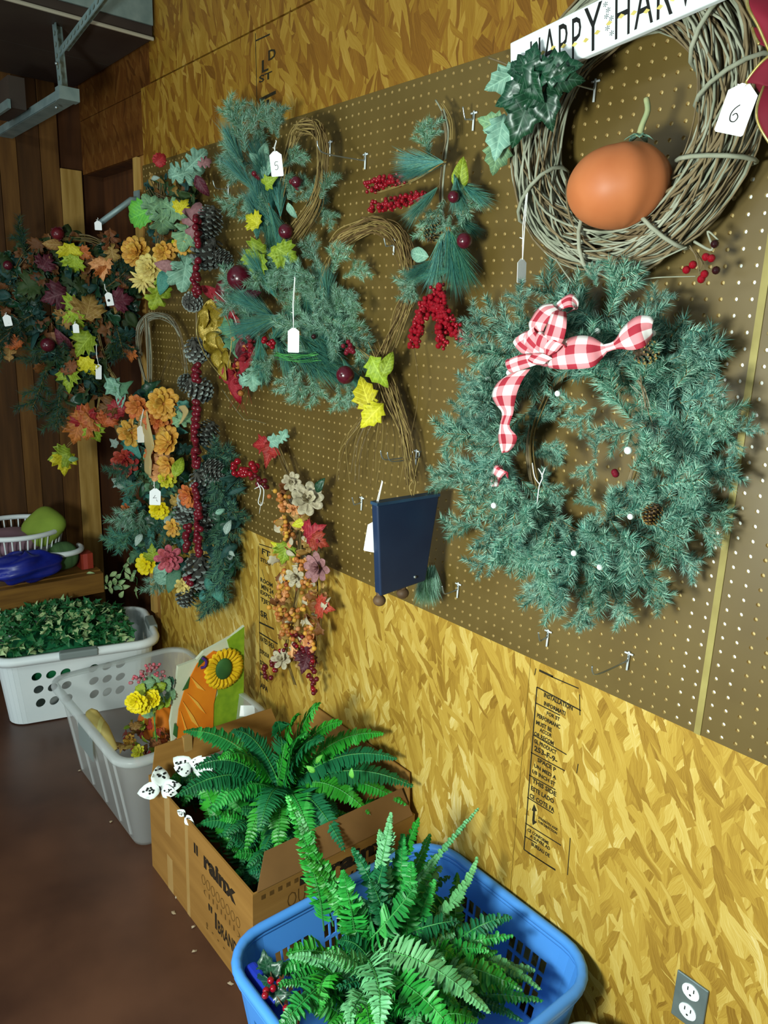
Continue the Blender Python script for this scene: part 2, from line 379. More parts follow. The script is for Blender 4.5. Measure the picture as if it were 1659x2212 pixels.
 plate=pm('outlet_plate', '#7e8c8c', '#728080', 0.4, 30, metal=0.5),
 scrap=pm('paper_scrap', '#b8a890', '#988468', 0.8),
)
# ------------------------------------------------------------------ structure
floor = MB().box((-3.9, -4.0, -0.05), (1.8, 0.12, 0.0)).obj('floor', MT['floor']); props(floor, kind='structure')
props(floor, 'dark red-brown painted concrete floor')
wr = MB().box((-3.77, 0.10, 0.0), (1.8, 0.13, 3.3)).obj('wall_right', MT['wood_d']); props(wr, 'wall of oriented strand board with pegboard', kind='structure')
def osb(x0, x1, z0, z1, mat, y=0.0):
    o = MB().box((x0, y, z0), (x1, y + 0.0115, z1)).obj('osb_panel', MT[mat], wr); return o
SX = -0.978
for a, b in ((-2.972, SX - 1.22), (SX - 1.219, SX - 0.0012), (SX, SX + 1.217), (SX + 1.22, 1.8)): osb(a, b, 0.008, 1.228, 'osb')
for a, b in ((-2.972, SX - 1.22), (SX - 1.219, SX - 0.001), (SX, SX + 1.217), (SX + 1.22, 1.8)): osb(a, b, 1.230, 2.363, 'osb2')
for a, b in ((-2.89, -1.66), (-1.658, -0.44), (-0.437, 0.78), (0.783, 1.8)): osb(a, b, 2.368, 3.3, 'osb2')
osb(-3.65, -2.893, 2.36, 3.3, 'osb3', 0.006); osb(-3.65, -2.975, 2.145, 2.357, 'osb3', 0.006)
# studs behind, the open bay
for x in (-3.066, -2.6, -2.19, -1.78, -1.37, -0.96, -0.55, -0.14, 0.27, 0.68, 1.1, 1.5):
    w = 0.089 if x == -3.066 else 0.038
    MB().box((x, 0.013, 0.04), (x + w, 0.099, 3.28)).obj('stud', MT['wood'], wr)
MB().box((-3.65, 0.02, 2.145), (-3.07, 0.095, 2.36)).obj('header_board', MT['wood_d'], wr)
MB().box((-3.65, 0.013, 0.0), (1.8, 0.099, 0.038)).obj('bottom_plate', MT['wood'], wr)
# paler strip along the edge of the end post
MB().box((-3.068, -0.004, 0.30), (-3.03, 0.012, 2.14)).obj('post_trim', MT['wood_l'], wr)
we = MB().box((-3.78, -4.0, 0.0), (-3.68, 0.10, 3.3)).obj('wall_end', MT['wood_d']); props(we, 'far end wall of rough boards', kind='structure')
yy = -0.09
MB().box((-3.68, -0.088, 0.1), (-3.65, 0.0, 2.16)).obj('stud', MT['wood_l'], we)
for w, d, mt in ((0.075, 0.012, 'endb'), (0.095, 0.004, 'endb2'), (0.07, 0.010, 'endb'), (0.12, 0.006, 'endb2'), (0.09, 0.014, 'wood'), (0.11, 0.006, 'endb'), (0.1, 0.012, 'endb2'), (0.14, 0.004, 'endb'), (0.3, 0.01, 'endb'), (0.4, 0.006, 'wood'), (0.5, 0.01, 'endb'), (0.6, 0.006, 'endb2'), (0.6, 0.01, 'endb'), (0.7, 0.006, 'endb2')):
    MB().box((-3.68, yy - w + 0.002, 0.0), (-3.668 + d, yy - 0.001, 3.3)).obj('plank', MT[mt], we); yy -= w
# raised overhead door
od = thing('overhead_door', 'dark raised overhead door panel with pale edge above the far corner', 'door', (-3.2, -0.03, 2.53))
for k in range(2):
    x1 = -2.83 - k * 0.41
    MB().box((x1 - 0.405, -3.2, 2.49), (x1, -0.012, 2.53)).obj('door_section', MT['door'], od)
MB().box((-2.828, -3.2, 2.53), (-2.82, -0.012, 2.85)).obj('door_end_panel', MT['galv'], od)
MB().tube([(-2.818, -0.014, 2.487), (-2.818, -1.0, 2.495), (-2.818, -3.2, 2.50)], 0.006, 6).obj('edge_cable', MT['cable'], od)
# pegboard
def pegboard(x0, x1, z0, z1, name, label):
    P = 0.0254; y0, y1 = -0.0055, -0.0008; r = 0.0036
    nx = int(round((x1 - x0) / P)); nz = int(round((z1 - z0) / P)); cx = (x1 - x0) / nx; cz = (z1 - z0) / nz
    mb = MB(); cs = [(math.cos(math.pi / 4 * k), math.sin(math.pi / 4 * k)) for k in range(8)]
    sq = [(.5, 0), (.5, .5), (0, .5), (-.5, .5), (-.5, 0), (-.5, -.5), (0, -.5), (.5, -.5)]
    for i in range(nx):
        for j in range(nz):
            x = x0 + (i + .5) * cx; z = z0 + (j + .5) * cz
            vs = [(x + a * cx, y0, z + b * cz) for a, b in sq] + [(x + a * r, y0, z + b * r) for a, b in cs] + [(x + a * r, y1, z + b * r) for a, b in cs]
            bb = len(mb.v); mb.v.extend(vs)
            for k in range(8):
                l = (k + 1) % 8
                mb.f.append((bb + k, bb + 8 + k, bb + 8 + l, bb + l)); mb.m.append(0)
                mb.f.append((bb + 8 + k, bb + 16 + k, bb + 16 + l, bb + 8 + l)); mb.m.append(1)
    for a, b in (((x0, y0, z0), (x1, y1, z0)), ((x0, y0, z1), (x1, y1, z1))):
        mb.add([(x0, y0, a[2]), (x1, y0, a[2]), (x1, y1, a[2]), (x0, y1, a[2])], [(0, 1, 2, 3)], 1)
    for x in (x0, x1): mb.add([(x, y0, z0), (x, y0, z1), (x, y1, z1), (x, y1, z0)], [(0, 1, 2, 3)], 1)
    return mb.obj(name, [MT['peg'], MT['pegcore']], wr, I4, False, label)
PB0, PB1 = 0.871, 2.101
pegboard(-2.975, -0.592, PB0, PB1, 'pegboard_panel', 'brown perforated hardboard panel')
pegboard(-0.582, 0.63, PB0, PB1, 'pegboard_panel', 'brown perforated hardboard panel')
MB().box((-0.593, -0.0075, PB0), (-0.581, -0.001, PB1)).obj('seam_strip', MT['strip'], wr)
MB().box((-2.97, -0.00045, PB0 + .006), (0.62, -0.00005, PB1 - .006)).obj('backing_sheet', MT['pback'], wr)
MB().box((-0.645, -0.0007, PB0 + .01), (-0.53, -0.0002, PB1 - .01)).obj('backing_strip', MT['white'], wr)
# nails / knots dark flecks in the strand board
# ------------------------------------------------------------------ printing
def text_mesh(s, bold=0.0):
    cu = bpy.data.curves.new('txt', 'FONT'); cu.body = s; cu.size = 1.0; cu.resolution_u = 2; cu.offset = bold
    o = bpy.data.objects.new('txt', cu); link(o); dg = bpy.context.evaluated_depsgraph_get()
    me = bpy.data.meshes.new_from_object(o.evaluated_get(dg)); bpy.data.objects.remove(o)
    return me
def text(s, parent, org, right, up, w, h, mat, name='lettering', bold=0.0, label=None, thick=0.0004):
    me = text_mesh(s, bold); me.materials.clear(); me.materials.append(MT[mat])
    xs = [v.co.x for v in me.vertices]; ys = [v.co.y for v in me.vertices]
    x0, x1, y0, y1 = min(xs), max(xs), min(ys), max(ys); hh = max(y1 - y0, 1e-4); ww = max(x1 - x0, 1e-4)
    r = V(right).normalized(); u = V(up).normalized(); n = r.cross(u)
    for v in me.vertices:
        v.co = V(((v.co.x - x0) / ww * w, (v.co.y - y0) / hh * h, 0))
    M = Matrix(((r.x, u.x, n.x, org[0] + n.x * thick), (r.y, u.y, n.y, org[1] + n.y * thick), (r.z, u.z, n.z, org[2] + n.z * thick), (0, 0, 0, 1)))
    return inst(me, name, parent, M, label)
def wline(px0, py0, px1, py1, wmm, mat='stamp', y=0.0):
    a = W(px0, py0); b = W(px1, py1); d = (b - a).normalized(); n = V((-d.z, 0, d.x)) * wmm * .0005
    return ([(a + n), (b + n), (b - n), (a - n)])
def frame_mb(lines, name, parent, y=-0.0005, mat='stamp'):
    mb = MB()
    for l in lines:
        q = wline(*l); vs = [(p.x, y, p.z) for p in q]; vs += [(p.x, y + .0004, p.z) for p in q]
        mb.add(vs, [(0, 1, 2, 3), (7, 6, 5, 4), (0, 4, 5, 1), (1, 5, 6, 2), (2, 6, 7, 3), (3, 7, 4, 0)])
    return mb.obj(name, MT[mat], parent)
frame_mb([(1160,1484,1132,1835,3),(1160,1484,1255,1535,3),(1157,1518,1210,1545,2.5),(1152,1587,1224,1630,2.5),(1147,1625,1220,1665,2.5),(1143,1674,1200,1706,2.5),
          (1139,1722,1195,1757,2.5),(1135,1778,1212,1826,2.5),(1133,1806,1160,1822,2.5),(1132,1835,1200,1880,3),(1232,1810,1226,1890,2),(1140,1842,1200,1878,1.5),
          (1165,1448,1195,1462,5),(1190,1461,1250,1487,2.5),(1158,1444,1155,1458,2),(1252,1500,1253,1545,2),(1249,1650,1246,1670,2)], 'stamp_frame', wr)
wx = (1, 0, 0); wz = (0, 0, 1)
def wtext(s, px, py, wpx, hpx, mat='stamp', bold=0.03):
    p = W(px, py); q = W(px + wpx, py + wpx * 0.47); k = mpp(p)
    text(s, wr, (p.x, -0.0004, p.z), wx, wz, (q.x - p.x), hpx * k, mat, 'stamp_lettering', bold)
for s, px, py, wp, hp in (('INSTALLATION', 1175, 1505, 62, 11), ('INFORMATI', 1175, 1523, 46, 10), ('FOR ST', 1181, 1544, 28, 9), ('PERFORMANC', 1160, 1549, 50, 10), ('MUST BE', 1158, 1564, 34, 10),
        ('ACCOR', 1166, 1580, 26, 9), ('OR RECOM', 1154, 1588, 42, 10), ('GL PRODUCT', 1154, 1604, 48, 10), ('253-F-9-', 1154, 1621, 50, 13), ('SPACE P', 1161, 1645, 40, 10), ('UN MED A', 1154, 1657, 48, 9), ('1/8 INCH ST', 1150, 1669, 50, 9),
        ('THIS SIDE', 1150, 1690, 52, 11), ('ESTE LADO', 1147, 1706, 50, 11), ('CE COTE FA', 1144, 1722, 54, 11), ('STRENGTH AXIS', 1163, 1768, 42, 6), ('THIS DIRECTION', 1162, 1776, 42, 6), ('CE CONFORME', 1140, 1795, 46, 8), ('A SUIVRE AD', 1145, 1808, 44, 8), ('BUREAU DE', 1148, 1826, 40, 9)):
    wtext(s, px, py, wp, hp)
ar = [W(1154, 1737), W(1160, 1752), W(1156, 1752), W(1155, 1772), W(1160, 1776), W(1151, 1782), W(1150, 1772), W(1152, 1752), W(1149, 1750)]
MB().add([(p.x, -.0008, p.z) for p in ar] + [(p.x, -.0002, p.z) for p in ar], [tuple(range(9)), tuple(range(17, 8, -1))] + [(i, (i + 1) % 9, 9 + (i + 1) % 9, 9 + i) for i in range(9)]).obj('stamp_arrow', MT['stamp'], wr)
# second sheet stamp, left of the berry spray
frame_mb([(558,1180,563,1500,3),(560,1175,600,1188,3),(560,1366,600,1391,5),(560,1344,592,1359,6),(566,1230,574,1260,2)], 'stamp_frame', wr)
for s, px, py, wp, hp in (('FT', 566, 1196, 18, 13), ('STUD', 563, 1212, 22, 9), ('ROOM', 563, 1256, 26, 10), ('MIN 24', 565, 1271, 26, 11), ('EXPO', 563, 1282, 24, 9), ('TJET', 563, 1300, 24, 12), ('SR', 563, 1330, 16, 14), ('RATED SHEA', 563, 1384, 30, 12), ('EXPOSUR', 562, 1410, 20, 10), ('SIZED', 562, 1434, 18, 10), ('PS 2', 562, 1460, 18, 10), ('APA', 563, 1484, 16, 12)):
    wtext(s, px, py, wp, hp)
def utext(s, px, py, wp, hp):
    p = W(px, py); q = W(px + wp, py - wp * 0.4); k = mpp(p); text(s, wr, (p.x, -0.0004, p.z), wx, wz, q.x - p.x, hp * k, 'stamp', 'stamp_lettering', 0.02)
frame_mb([(552,72,556,270,3),(553,88,583,74,4),(560,217,596,199,9)], 'stamp_frame', wr)
for s, px, py, wp, hp in (('D', 580, 132, 16, 20), ('L', 566, 158, 14, 24), ('ST', 560, 180, 28, 14), ('II', 566, 240, 16, 18), ('NE', 560, 258, 30, 12), ('NS', 560, 274, 26, 10)): utext(s, px, py, wp, hp)
# ------------------------------------------------------------------ mesh library
def leafmesh(name, half, mats=None, curl=0.12, fold=0.18, thick=0.008, wav=0.03, seed=1):
    rnd = random.Random(seed)
    out = [(x, y) for x, y in half] + [(-x, y) for x, y in half[-2:0:-1]]
    n = len(out); c = (0.0, 0.42)
    def z(x, y): return abs(x) * fold * 2 * 0.5 - curl * (y - 0.3) ** 2 + rnd.uniform(-wav, wav) * (abs(x) * 2)
    top = [(x, y, z(x, y)) for x, y in out] + [(c[0] + (x - c[0]) * .5, c[1] + (y - c[1]) * .5, z((x - c[0]) * .5, c[1] + (y - c[1]) * .5)) for x, y in out] + [(c[0], c[1], z(*c) - 0.01)]
    k = len(top); vs = top + [(x, y, zz - thick) for x, y, zz in top]; fs = []
    for i in range(n):
        j = (i + 1) % n
        fs += [(i, j, n + j, n + i), (n + i, n + j, 2 * n), (k + j, k + i, k + n + i, k + n + j), (k + n + j, k + n + i, k + 2 * n), (j, i, k + i, k + j)]
    mb = MB(); mb.add(vs, fs); return mb
HALF = dict(
 maple=[(0,.02),(.2,-.05),(.24,.07),(.46,.10),(.40,.22),(.58,.36),(.46,.42),(.5,.58),(.34,.54),(.22,.50),(.27,.70),(.16,.72),(.10,.86),(0,1)],
 oak=[(0,0),(.05,.08),(.2,.12),(.22,.2),(.11,.28),(.14,.33),(.32,.36),(.36,.46),(.18,.52),(.2,.58),(.36,.64),(.34,.76),(.17,.78),(.16,.86),(.1,.96),(0,1)],
 ovate=[(0,0),(.14,.1),(.25,.28),(.27,.45),(.2,.68),(.1,.88),(0,1)],
 round=[(0,0),(.2,-.06),(.26,.05),(.4,.06),(.4,.2),(.5,.28),(.44,.42),(.5,.56),(.38,.66),(.36,.8),(.22,.82),(.14,.95),(0,.98)],
 ivy=[(0,0),(.2,-.1),(.34,.02),(.3,.2),(.46,.36),(.26,.42),(.16,.6),(.08,.85),(0,1)],
 long=[(0,0),(.07,.1),(.12,.3),(.12,.5),(.09,.75),(.04,.92),(0,1)],
 petal=[(0,0),(.1,.15),(.19,.4),(.23,.65),(.2,.85),(.1,.97),(0,1)],
 poin=[(0,0),(.12,.12),(.3,.2),(.22,.3),(.38,.44),(.26,.52),(.28,.66),(.14,.76),(.08,.9),(0,1)])
LEAF = {}
def leaf_me(kind, mat):
    key = (kind, mat, random.randint(0, 2))
    if key not in LEAF:
        c, f = {'petal': (-0.25, 0.5), 'long': (0.3, 0.3)}.get(kind, (0.25, 0.3))
        LEAF[key] = leafmesh(kind, HALF[kind], curl=c + U(-.1, .15), fold=f, seed=hash(key[2]) + 5, wav=0.06).mesh(kind + '_leaf', MT[mat], True)
    return LEAF[key]
def frm(p, ang=90.0, face=0.6, rx=0.0, ry=0.0, roll=0.0):
    n = (V((0, -1, 0)) * (1 - face) + (CAM - p).normalized() * face).normalized()
    r = V((0, 0, 1)).cross(n).normalized(); u = n.cross(r)
    M = Matrix(((r.x, u.x, n.x, p.x), (r.y, u.y, n.y, p.y), (r.z, u.z, n.z, p.z), (0, 0, 0, 1)))
    return M @ Matrix.Rotation(math.radians(ang - 90), 4, 'Z') @ Matrix.Rotation(math.radians(rx), 4, 'X') @ Matrix.Rotation(math.radians(ry), 4, 'Y')
XT = {}
def extreme(me):
    if me.name not in XT:
        vs = [v.co.copy() for v in me.vertices]; ex = []
        for i in range(40):
            k = V((math.sin(i * 2.4) * math.sqrt(1 - (1 - 2 * (i + .5) / 40) ** 2), math.cos(i * 2.4) * math.sqrt(1 - (1 - 2 * (i + .5) / 40) ** 2), 1 - 2 * (i + .5) / 40))
            ex.append(max(vs, key=lambda q: q.dot(k)))
        XT[me.name] = ex
    return XT[me.name]
def safe(build, face, me, lim=-0.012):
    """turn a piece until it clears the wall"""
    pts = extreme(me)
    for f_ in (face, face * .6, face * .25, 0.0):
        M = build(f_); y = max((M @ q).y for q in pts)
        if y < lim: return M
    return Matrix.Translation((0, lim - y, 0)) @ M
def posw(px, py, off): return W(px, py, off)
def L(S, kind, mat, px, py, off, size, ang=None, pos=posw, name=None, jit=25, face=0.6):
    """one leaf, centred on a place on the wall plane pushed out by off; size in photo pixels"""
    p = pos(px, py, off); s = size * mpp(p); a = U(0, 360) if ang is None else ang
    j1, j2 = U(-jit, jit), U(-jit, jit); me = leaf_me(kind, mat)
    M = safe(lambda f_: frm(p, a, f_, j1, j2) @ Matrix.Translation((0, -0.45 * s, 0)) @ Matrix.Scale(s, 4), face, me)
    return inst(me, name or {'petal': 'petal', 'long': 'long_leaf'}.get(kind, kind + '_leaf' if kind in ('maple', 'oak', 'ivy') else 'leaf'), S, M)
def needle(mb, a, d, ln, w, mi):
    s = d.orthogonal().normalized(); t = d.cross(s); b = len(mb.v)
    mb.v += [tuple(a + s * w), tuple(a - s * .5 * w + t * .87 * w), tuple(a - s * .5 * w - t * .87 * w), tuple(a + d * ln)]
    mb.f += [(b, b + 1, b + 3), (b + 1, b + 2, b + 3), (b + 2, b, b + 3)]; mb.m += [mi] * 3
def sprigmesh(kind, seed, mats):
    rnd = random.Random(seed); mb = MB(); g = rnd.uniform
    if kind == 'long':       # soft long-needled pine brush, unit length 1
        mb.tube([(0, 0, 0), (0, .28, 0), (g(-.03, .03), .5, .02)], [.012, .009, .004], 5, 2)
        for i in range(420):
            y = g(0.02, .5); a = g(0, 6.28); sp = g(.1, .5)
            d = V((math.cos(a) * sp, 1, math.sin(a) * sp * .8)).normalized(); needle(mb, V((0, y, 0)), d, g(.32, .55), .005, 0 if rnd.random() < .7 else 1)
    elif kind == 'fir':      # short bushy tip
        n = 640
        pts = [V((0, 0, 0)), V((g(-.05, .05), .5, g(-.04, .04))), V((g(-.1, .1), .92, g(-.05, .1)))]
        pl = bez(*pts, 8); mb.tube(pl, .014, 5, 2)
        for br in range(5):
            if br == 0: b0, b1 = pts[0], pts[2]
            else:
                t0 = .2 + .14 * br; b0 = pts[0].lerp(pts[2], t0); sd = -1 if br % 2 else 1
                b1 = b0 + V((sd * g(.22, .36), g(.2, .34), g(-.12, .2)))
                mb.tube([b0, b1], [.01, .005], 4, 2)
            ax = (b1 - b0); m_ = int(n * (0.36 if br == 0 else 0.16))
            for i in range(m_):
                t = (i + g(0, 1)) / m_; a = g(0, 6.28); o = ax.orthogonal().normalized(); q = ax.normalized().cross(o)
                d = (ax.normalized() * g(.5, 1.0) + (o * math.cos(a) + q * math.sin(a)) * g(.7, 1.0)).normalized()
                needle(mb, b0 + ax * t, d, g(.13, .23), .0072, 0 if rnd.random() < .54 else 1)
    return mb.mesh(kind + '_sprig', mats, False)
SPR = {}
def sprig_me(kind, mats):
    key = (kind, mats, random.randint(0, 3))
    if key not in SPR: SPR[key] = sprigmesh(kind, len(SPR) * 7 + 3, [MT[m] for m in mats])
    return SPR[key]
PT = ('pine_t', 'pine_g', 'twig'); PG = ('pine_g', 'pine_f', 'twig'); PF = ('pine_w', 'pine_f', 'twig'); PD = ('pine_d', 'pine_g', 'twig'); PDD = ('pine_d', 'oliv', 'twig')
def SP(S, kind, mats, px, py, off, length, ang, pos=posw, name='pine_sprig', jit=22, face=0.6):
    p = pos(px, py, off); s = length * mpp(p)
    j1, j2 = U(-jit, jit), U(-180, 180) if kind == 'long' else U(-35, 35)
    me = sprig_me(kind, mats)
    return inst(me, name, S, safe(lambda f_: frm(p, ang, f_, j1, j2) @ Matrix.Scale(s, 4), face, me))
BALLM = {}
def ball_me(mat):
    if mat not in BALLM: BALLM[mat] = MB().sphere((0, 0, 0), 1.0, 10, 7).mesh('berry', MT[mat], True)
    return BALLM[mat]
def BALL(S, mat, px, py, off, r, name='ball', pos=posw, label=None):
    p = pos(px, py, off); 
    key = mat + '_hi'
    if name != 'berry' and name != 'bead':
        if key not in BALLM: BALLM[key] = MB().sphere((0, 0, 0), 1.0, 20, 14).sphere((0, 0, 1.02), .12, 8, 5).mesh('ball_ornament', MT[mat], True)
        me = BALLM[key]
    else: me = ball_me(mat)
    return inst(me, name, S, frm(p, 70, .5) @ Matrix.Scale(r * mpp(p), 4), label)
def BEADS(S, mat, pts, off, r, n, spread, name='berry', pos=posw):
    pl = [V((a, b, 0)) for a, b in pts]; cum = [0]
    for a, b in zip(pl, pl[1:]): cum.append(cum[-1] + (b - a).length)
    for i in range(n):
        d = cum[-1] * (i + .5) / n; k = 0
        while k < len(cum) - 2 and cum[k + 1] < d: k += 1
        t = (d - cum[k]) / max(1e-6, cum[k + 1] - cum[k]); q = pl[k].lerp(pl[k + 1], t)
        m = mat if isinstance(mat, str) else random.choice(mat)
        BALL(S, m, q.x + U(-spread, spread), q.y + U(-spread, spread), off + U(-.012, .012) * (spread > 2), r * U(.85, 1.15), name, pos)
CONES = {}
def cone_me(kind):
    if kind in CONES: return CONES[kind]
    mb = MB(); n = 84
    mb.sphere((0, 0, .5), .5, 10, 8, 0, (.36, .36, 1.0))
    for i in range(n):
        t = (i + .5) / n; z = .02 + .95 * t; a = i * 2.39996
        R = .40 * math.sin(math.pi * min(1, (t * .82 + .16))) ** .8 + .02; w = .075 * (0.55 + math.sin(math.pi * t) * .6)
        up = .55 - .3 * (1 - t)
        M = Matrix.Translation((0, 0, z)) @ Matrix.Rotation(a, 4, 'Z') @ Matrix.Rotation(-up * .8, 4, 'Y')
        r0 = R * .45
        mb.add([(r0, -w * .5, 0), (r0, w * .5, 0), (R, w, .0), (R, -w, 0), (r0, 0, .03), (R * 1.02, 0, .045)], [(0, 3, 2, 1), (0, 4, 5, 3), (1, 2, 5, 4)], 0, M)
        mb.add([(R, w, 0), (R, -w, 0), (R * 1.02, 0, .045), (R * 1.14, -w * .5, .01), (R * 1.14, w * .5, .01), (R * 1.15, 0, .04)], [(0, 1, 3, 4), (1, 2, 5, 3), (2, 0, 4, 5), (3, 5, 4)], 1, M)
    CONES[kind] = mb.mesh('pinecone', [MT['cone' if kind == 'grey' else 'coneb'], MT['cone_t' if kind == 'grey' else 'tanl']]); return CONES[kind]
def CONE(S, px, py, off, ln, ang, kind='grey', pos=posw, tilt=0):
    p = pos(px, py, off); s = ln * mpp(p)
    M = frm(p, ang, .6, tilt) @ Matrix.Rotation(-math.pi / 2, 4, 'X') @ Matrix.Translation((0, 0, -.5 * s)) @ Matrix.Scale(s, 4)
    y = max((M @ q).y for q in extreme(cone_me(kind)))
    return inst(cone_me(kind), 'pinecone', S, Matrix.Translation((0, min(0, -.012 - y), 0)) @ M)
CENT = {}
def FLOWER(S, pm_, px, py, off, r, n=12, layers=2, cm='dcent', pos=posw, name='flower', ang=None, cup=25, kind='petal'):
    p = pos(px, py, off); s = r * mpp(p)
    if cm not in CENT: CENT[cm] = MB().sphere((0, 0, 0), 1, 12, 6, 0, (1, 1, .6)).mesh('flower_centre', MT[cm], True)
    M0 = frm(p, 90 if ang is None else ang, .7, U(-20, 20), U(-20, 20))
    c = inst(CENT[cm], name, S, M0 @ Matrix.Scale(s * .2, 4))
    for l in range(layers):
        k = max(5, int(n * (1 - .25 * l))); sl = s * (1 - .27 * l)
        for i in range(k):
            M = M0 @ Matrix.Translation((0, 0, l * s * .08)) @ Matrix.Rotation(6.283 * (i + .5 * l + U(-.15, .15)) / k, 4, 'Z') @ Matrix.Rotation(math.radians(cup * (.4 + .75 * l) + U(-8, 8)), 4, 'X') @ Matrix.Translation((0, sl * .08, 0)) @ Matrix.Diagonal((sl * 1.15, sl, sl, 1))
            inst(leaf_me(kind, pm_), 'petal', c, M)
    return c
def VINES(S, pts, off, n, spread, r, mat, name='vines', kind='stuff', pos=posw, closed=False, wob=1.0, seg=5, offs=None, label=None):
    """bundle of thin stems that follow a path on the wall"""
    base = [pos(p[0], p[1], p[2] if len(p) > 2 else off) for p in pts]; mb = MB()
    for i in range(n):
        a = U(0, 6.28); rr = spread * math.sqrt(U(0, 1)); o = V((math.cos(a) * rr, -abs(math.sin(a)) * rr, math.sin(a * 1.7) * rr))
        q = [b + o + V((U(-1, 1), U(-.6, .6), U(-1, 1))) * spread * .45 * wob for b in base]
        if not closed and n > 2:
            s0 = random.randint(0, max(0, len(q) // 4)); s1 = len(q) - random.randint(0, max(0, len(q) // 4)); q = q[s0:max(s1, s0 + 2)]
        for w_ in q:
            w_.y = min(w_.y, -.014)
        pl = crom(q, seg, closed); rad = r * U(.6, 1.25)
        mb.tube(pl, [rad * (1 if closed else (1 - .5 * k / len(pl))) for k in range(len(pl))], 5, random.randint(0, 1), closed)
    m2 = {'vine': 'vine2', 'gold_t': 'twig', 'twig': 'vine2', 'rachis': 'rachis'}.get(mat, mat)
    return mb.obj(name, [MT[mat], MT[m2]], S, I4, True, label, kind)
def join(me_list):
    """many small pieces as one mesh: list of (mesh, matrix)"""
    mb = MB(); mats = []
    for me, M in me_list:
        mt = me.materials[0]
        if mt not in mats: mats.append(mt)
        b = len(mb.v); mb.v.extend([tuple(M @ v.co) for v in me.vertices]); mi = mats.index(mt)
        for p in me.polygons: mb.f.append(tuple(b + i for i in p.vertices)); mb.m.append(mi)
    return mb, mats
def FILL(S, kind, mats, poly, off, n, size, name='foliage', pos=posw, jit=45, face=.6):
    """uncountable small leaves inside an outline, one part"""
    xs = [p[0] for p in poly]; ys = [p[1] for p in poly]; out = []
    def inside(x, y):
        c = False; j = len(poly) - 1
        for i in range(len(poly)):
            if (poly[i][1] > y) != (poly[j][1] > y) and x < (poly[j][0] - poly[i][0]) * (y - poly[i][1]) / (poly[j][1] - poly[i][1]) + poly[i][0]: c = not c
            j = i
        return c
    while len(out) < n:
        x, y = U(min(xs), max(xs)), U(min(ys), max(ys))
        if not inside(x, y): continue
        p = pos(x, y, off + U(-.03, .03)); s = size * U(.6, 1.3) * mpp(p); k = random.choice(kind) if isinstance(kind, (list, tuple)) else kind
        a_, j1, j2 = U(0, 360), U(-jit, jit), U(-jit, jit)
        me = leaf_me(k, random.choice(mats)); out.append((me, safe(lambda f_: frm(p, a_, f_, j1, j2) @ Matrix.Scale(s, 4) @ Matrix.Translation((0, -.45, 0)), face, me)))
    mb, ms = join(out); return mb.obj(name, ms, S, I4, True, None, 'stuff')
# ------------------------------------------------------------------ tags and hooks
STROKE = {'6': [[(.6, 1), (.35, .75), (.2, .4), (.3, .05), (.6, .02), (.75, .3), (.55, .5), (.35, .35)]], '5': [[(.75, .95), (.35, .95), (.3, .55), (.6, .6), (.72, .3), (.5, .05), (.25, .1)]], '4': [[(.55, 1), (.2, .55), (.1, .5), (.6, .55), (.85, .5)], [(.75, .25), (1.0, -.1)]]}
def TAG(label, px, py, wpx, hpx, ang, top, off, txt=None, yaw=0.0, group='white string price tags', pos=posw, hole=False):
    p = pos(px, py, off); k = mpp(p); w, h = wpx * k, hpx * k
    t = thing('price_tag', label, 'price tag', pos(top[0], top[1], off), group)
    M = frm(p, ang, .75) @ Matrix.Rotation(math.radians(yaw), 4, 'Y')
    c = .28 * w; o = [(-w/2, -h/2 + .06*w), (-w/2 + .06*w, -h/2), (w/2 - .06*w, -h/2), (w/2, -h/2 + .06*w), (w/2, h/2 - c), (w*.14, h/2), (-w*.14, h/2), (-w/2, h/2 - c)]
    n = len(o); MB().add([(x, y, .0004) for x, y in o] + [(x, y, -.0004) for x, y in o], [tuple(range(n)), tuple(range(2*n-1, n-1, -1))] + [(i, n+i, n+(i+1)%n, (i+1)%n) for i in range(n)]).obj('card', MT['card'], t, M)
    a = M @ V((0, h/2 - .06*w, .0012)); b = V(t.location); s = V((.0022, 0, 0))
    mid = (a + b) / 2 + V((U(-.003, .003), -.003, -.002))
    MB().tube([a, mid + s, b + s * .5, b + V((0, -.002, .002)), b - s * .5, mid - s, a], .0009, 5).tube([a.lerp(b, .3), a.lerp(b, .3) + V((-.008, -.003, .003))], .0009, 5).obj('string', MT['string'], t)
    if txt:
        mb = MB()
        for sk in STROKE[txt]: mb.tube(crom([((x - .5) * h * .3, (y - .5) * h * .34 - h * .08, .0008) for x, y in sk], 4), w * .018, 5)
        mb.obj('handwritten_number', MT['ink'], t, M)
    if hole: MB().sphere((0, 0, 0), 1, 8, 5, 0, (w*.22, w*.22, .0012)).obj('punched_hole', MT['ink'], t, M @ Matrix.Translation((-w*.1, -h*.1, 0)))
    return t
def HOOK(label, px, py, ln, up=.018, double=False):
    b = W(px, py, .008); t = thing('pegboard_hook', label, 'hook', b, 'wire pegboard hooks')
    mb = MB(); dx = .0127 if double else 0.0
    for s in ((-dx, dx) if double else (0,)):
        o = b + V((s, 0, 0))
        mb.tube(crom([o + V((0, .010, .012)), o + V((0, -.002, .012)), o + V((0, -.004, 0)), o + V((0, -.02, -.003)), o + V((0, -ln * .85, -.004)), o + V((0, -ln, up * .3)), o + V((0, -ln - .004, up))], 4), .0017, 6)
    mb.obj('wire', MT['wire'], t, I4, True)
    MB().tube([b + V((0, -.001, .016)), b + V((0, -.002, -.022))], .0022, 6).tube([b + V((-.009, -.001, .012)), b + V((.009, -.001, .012))], .002, 6).obj('back_bracket', MT['white'], t, I4, True)
    return t
HOOK('wire pegboard hook inside the big grapevine wreath, above the pumpkin', 1286, 192, .10)
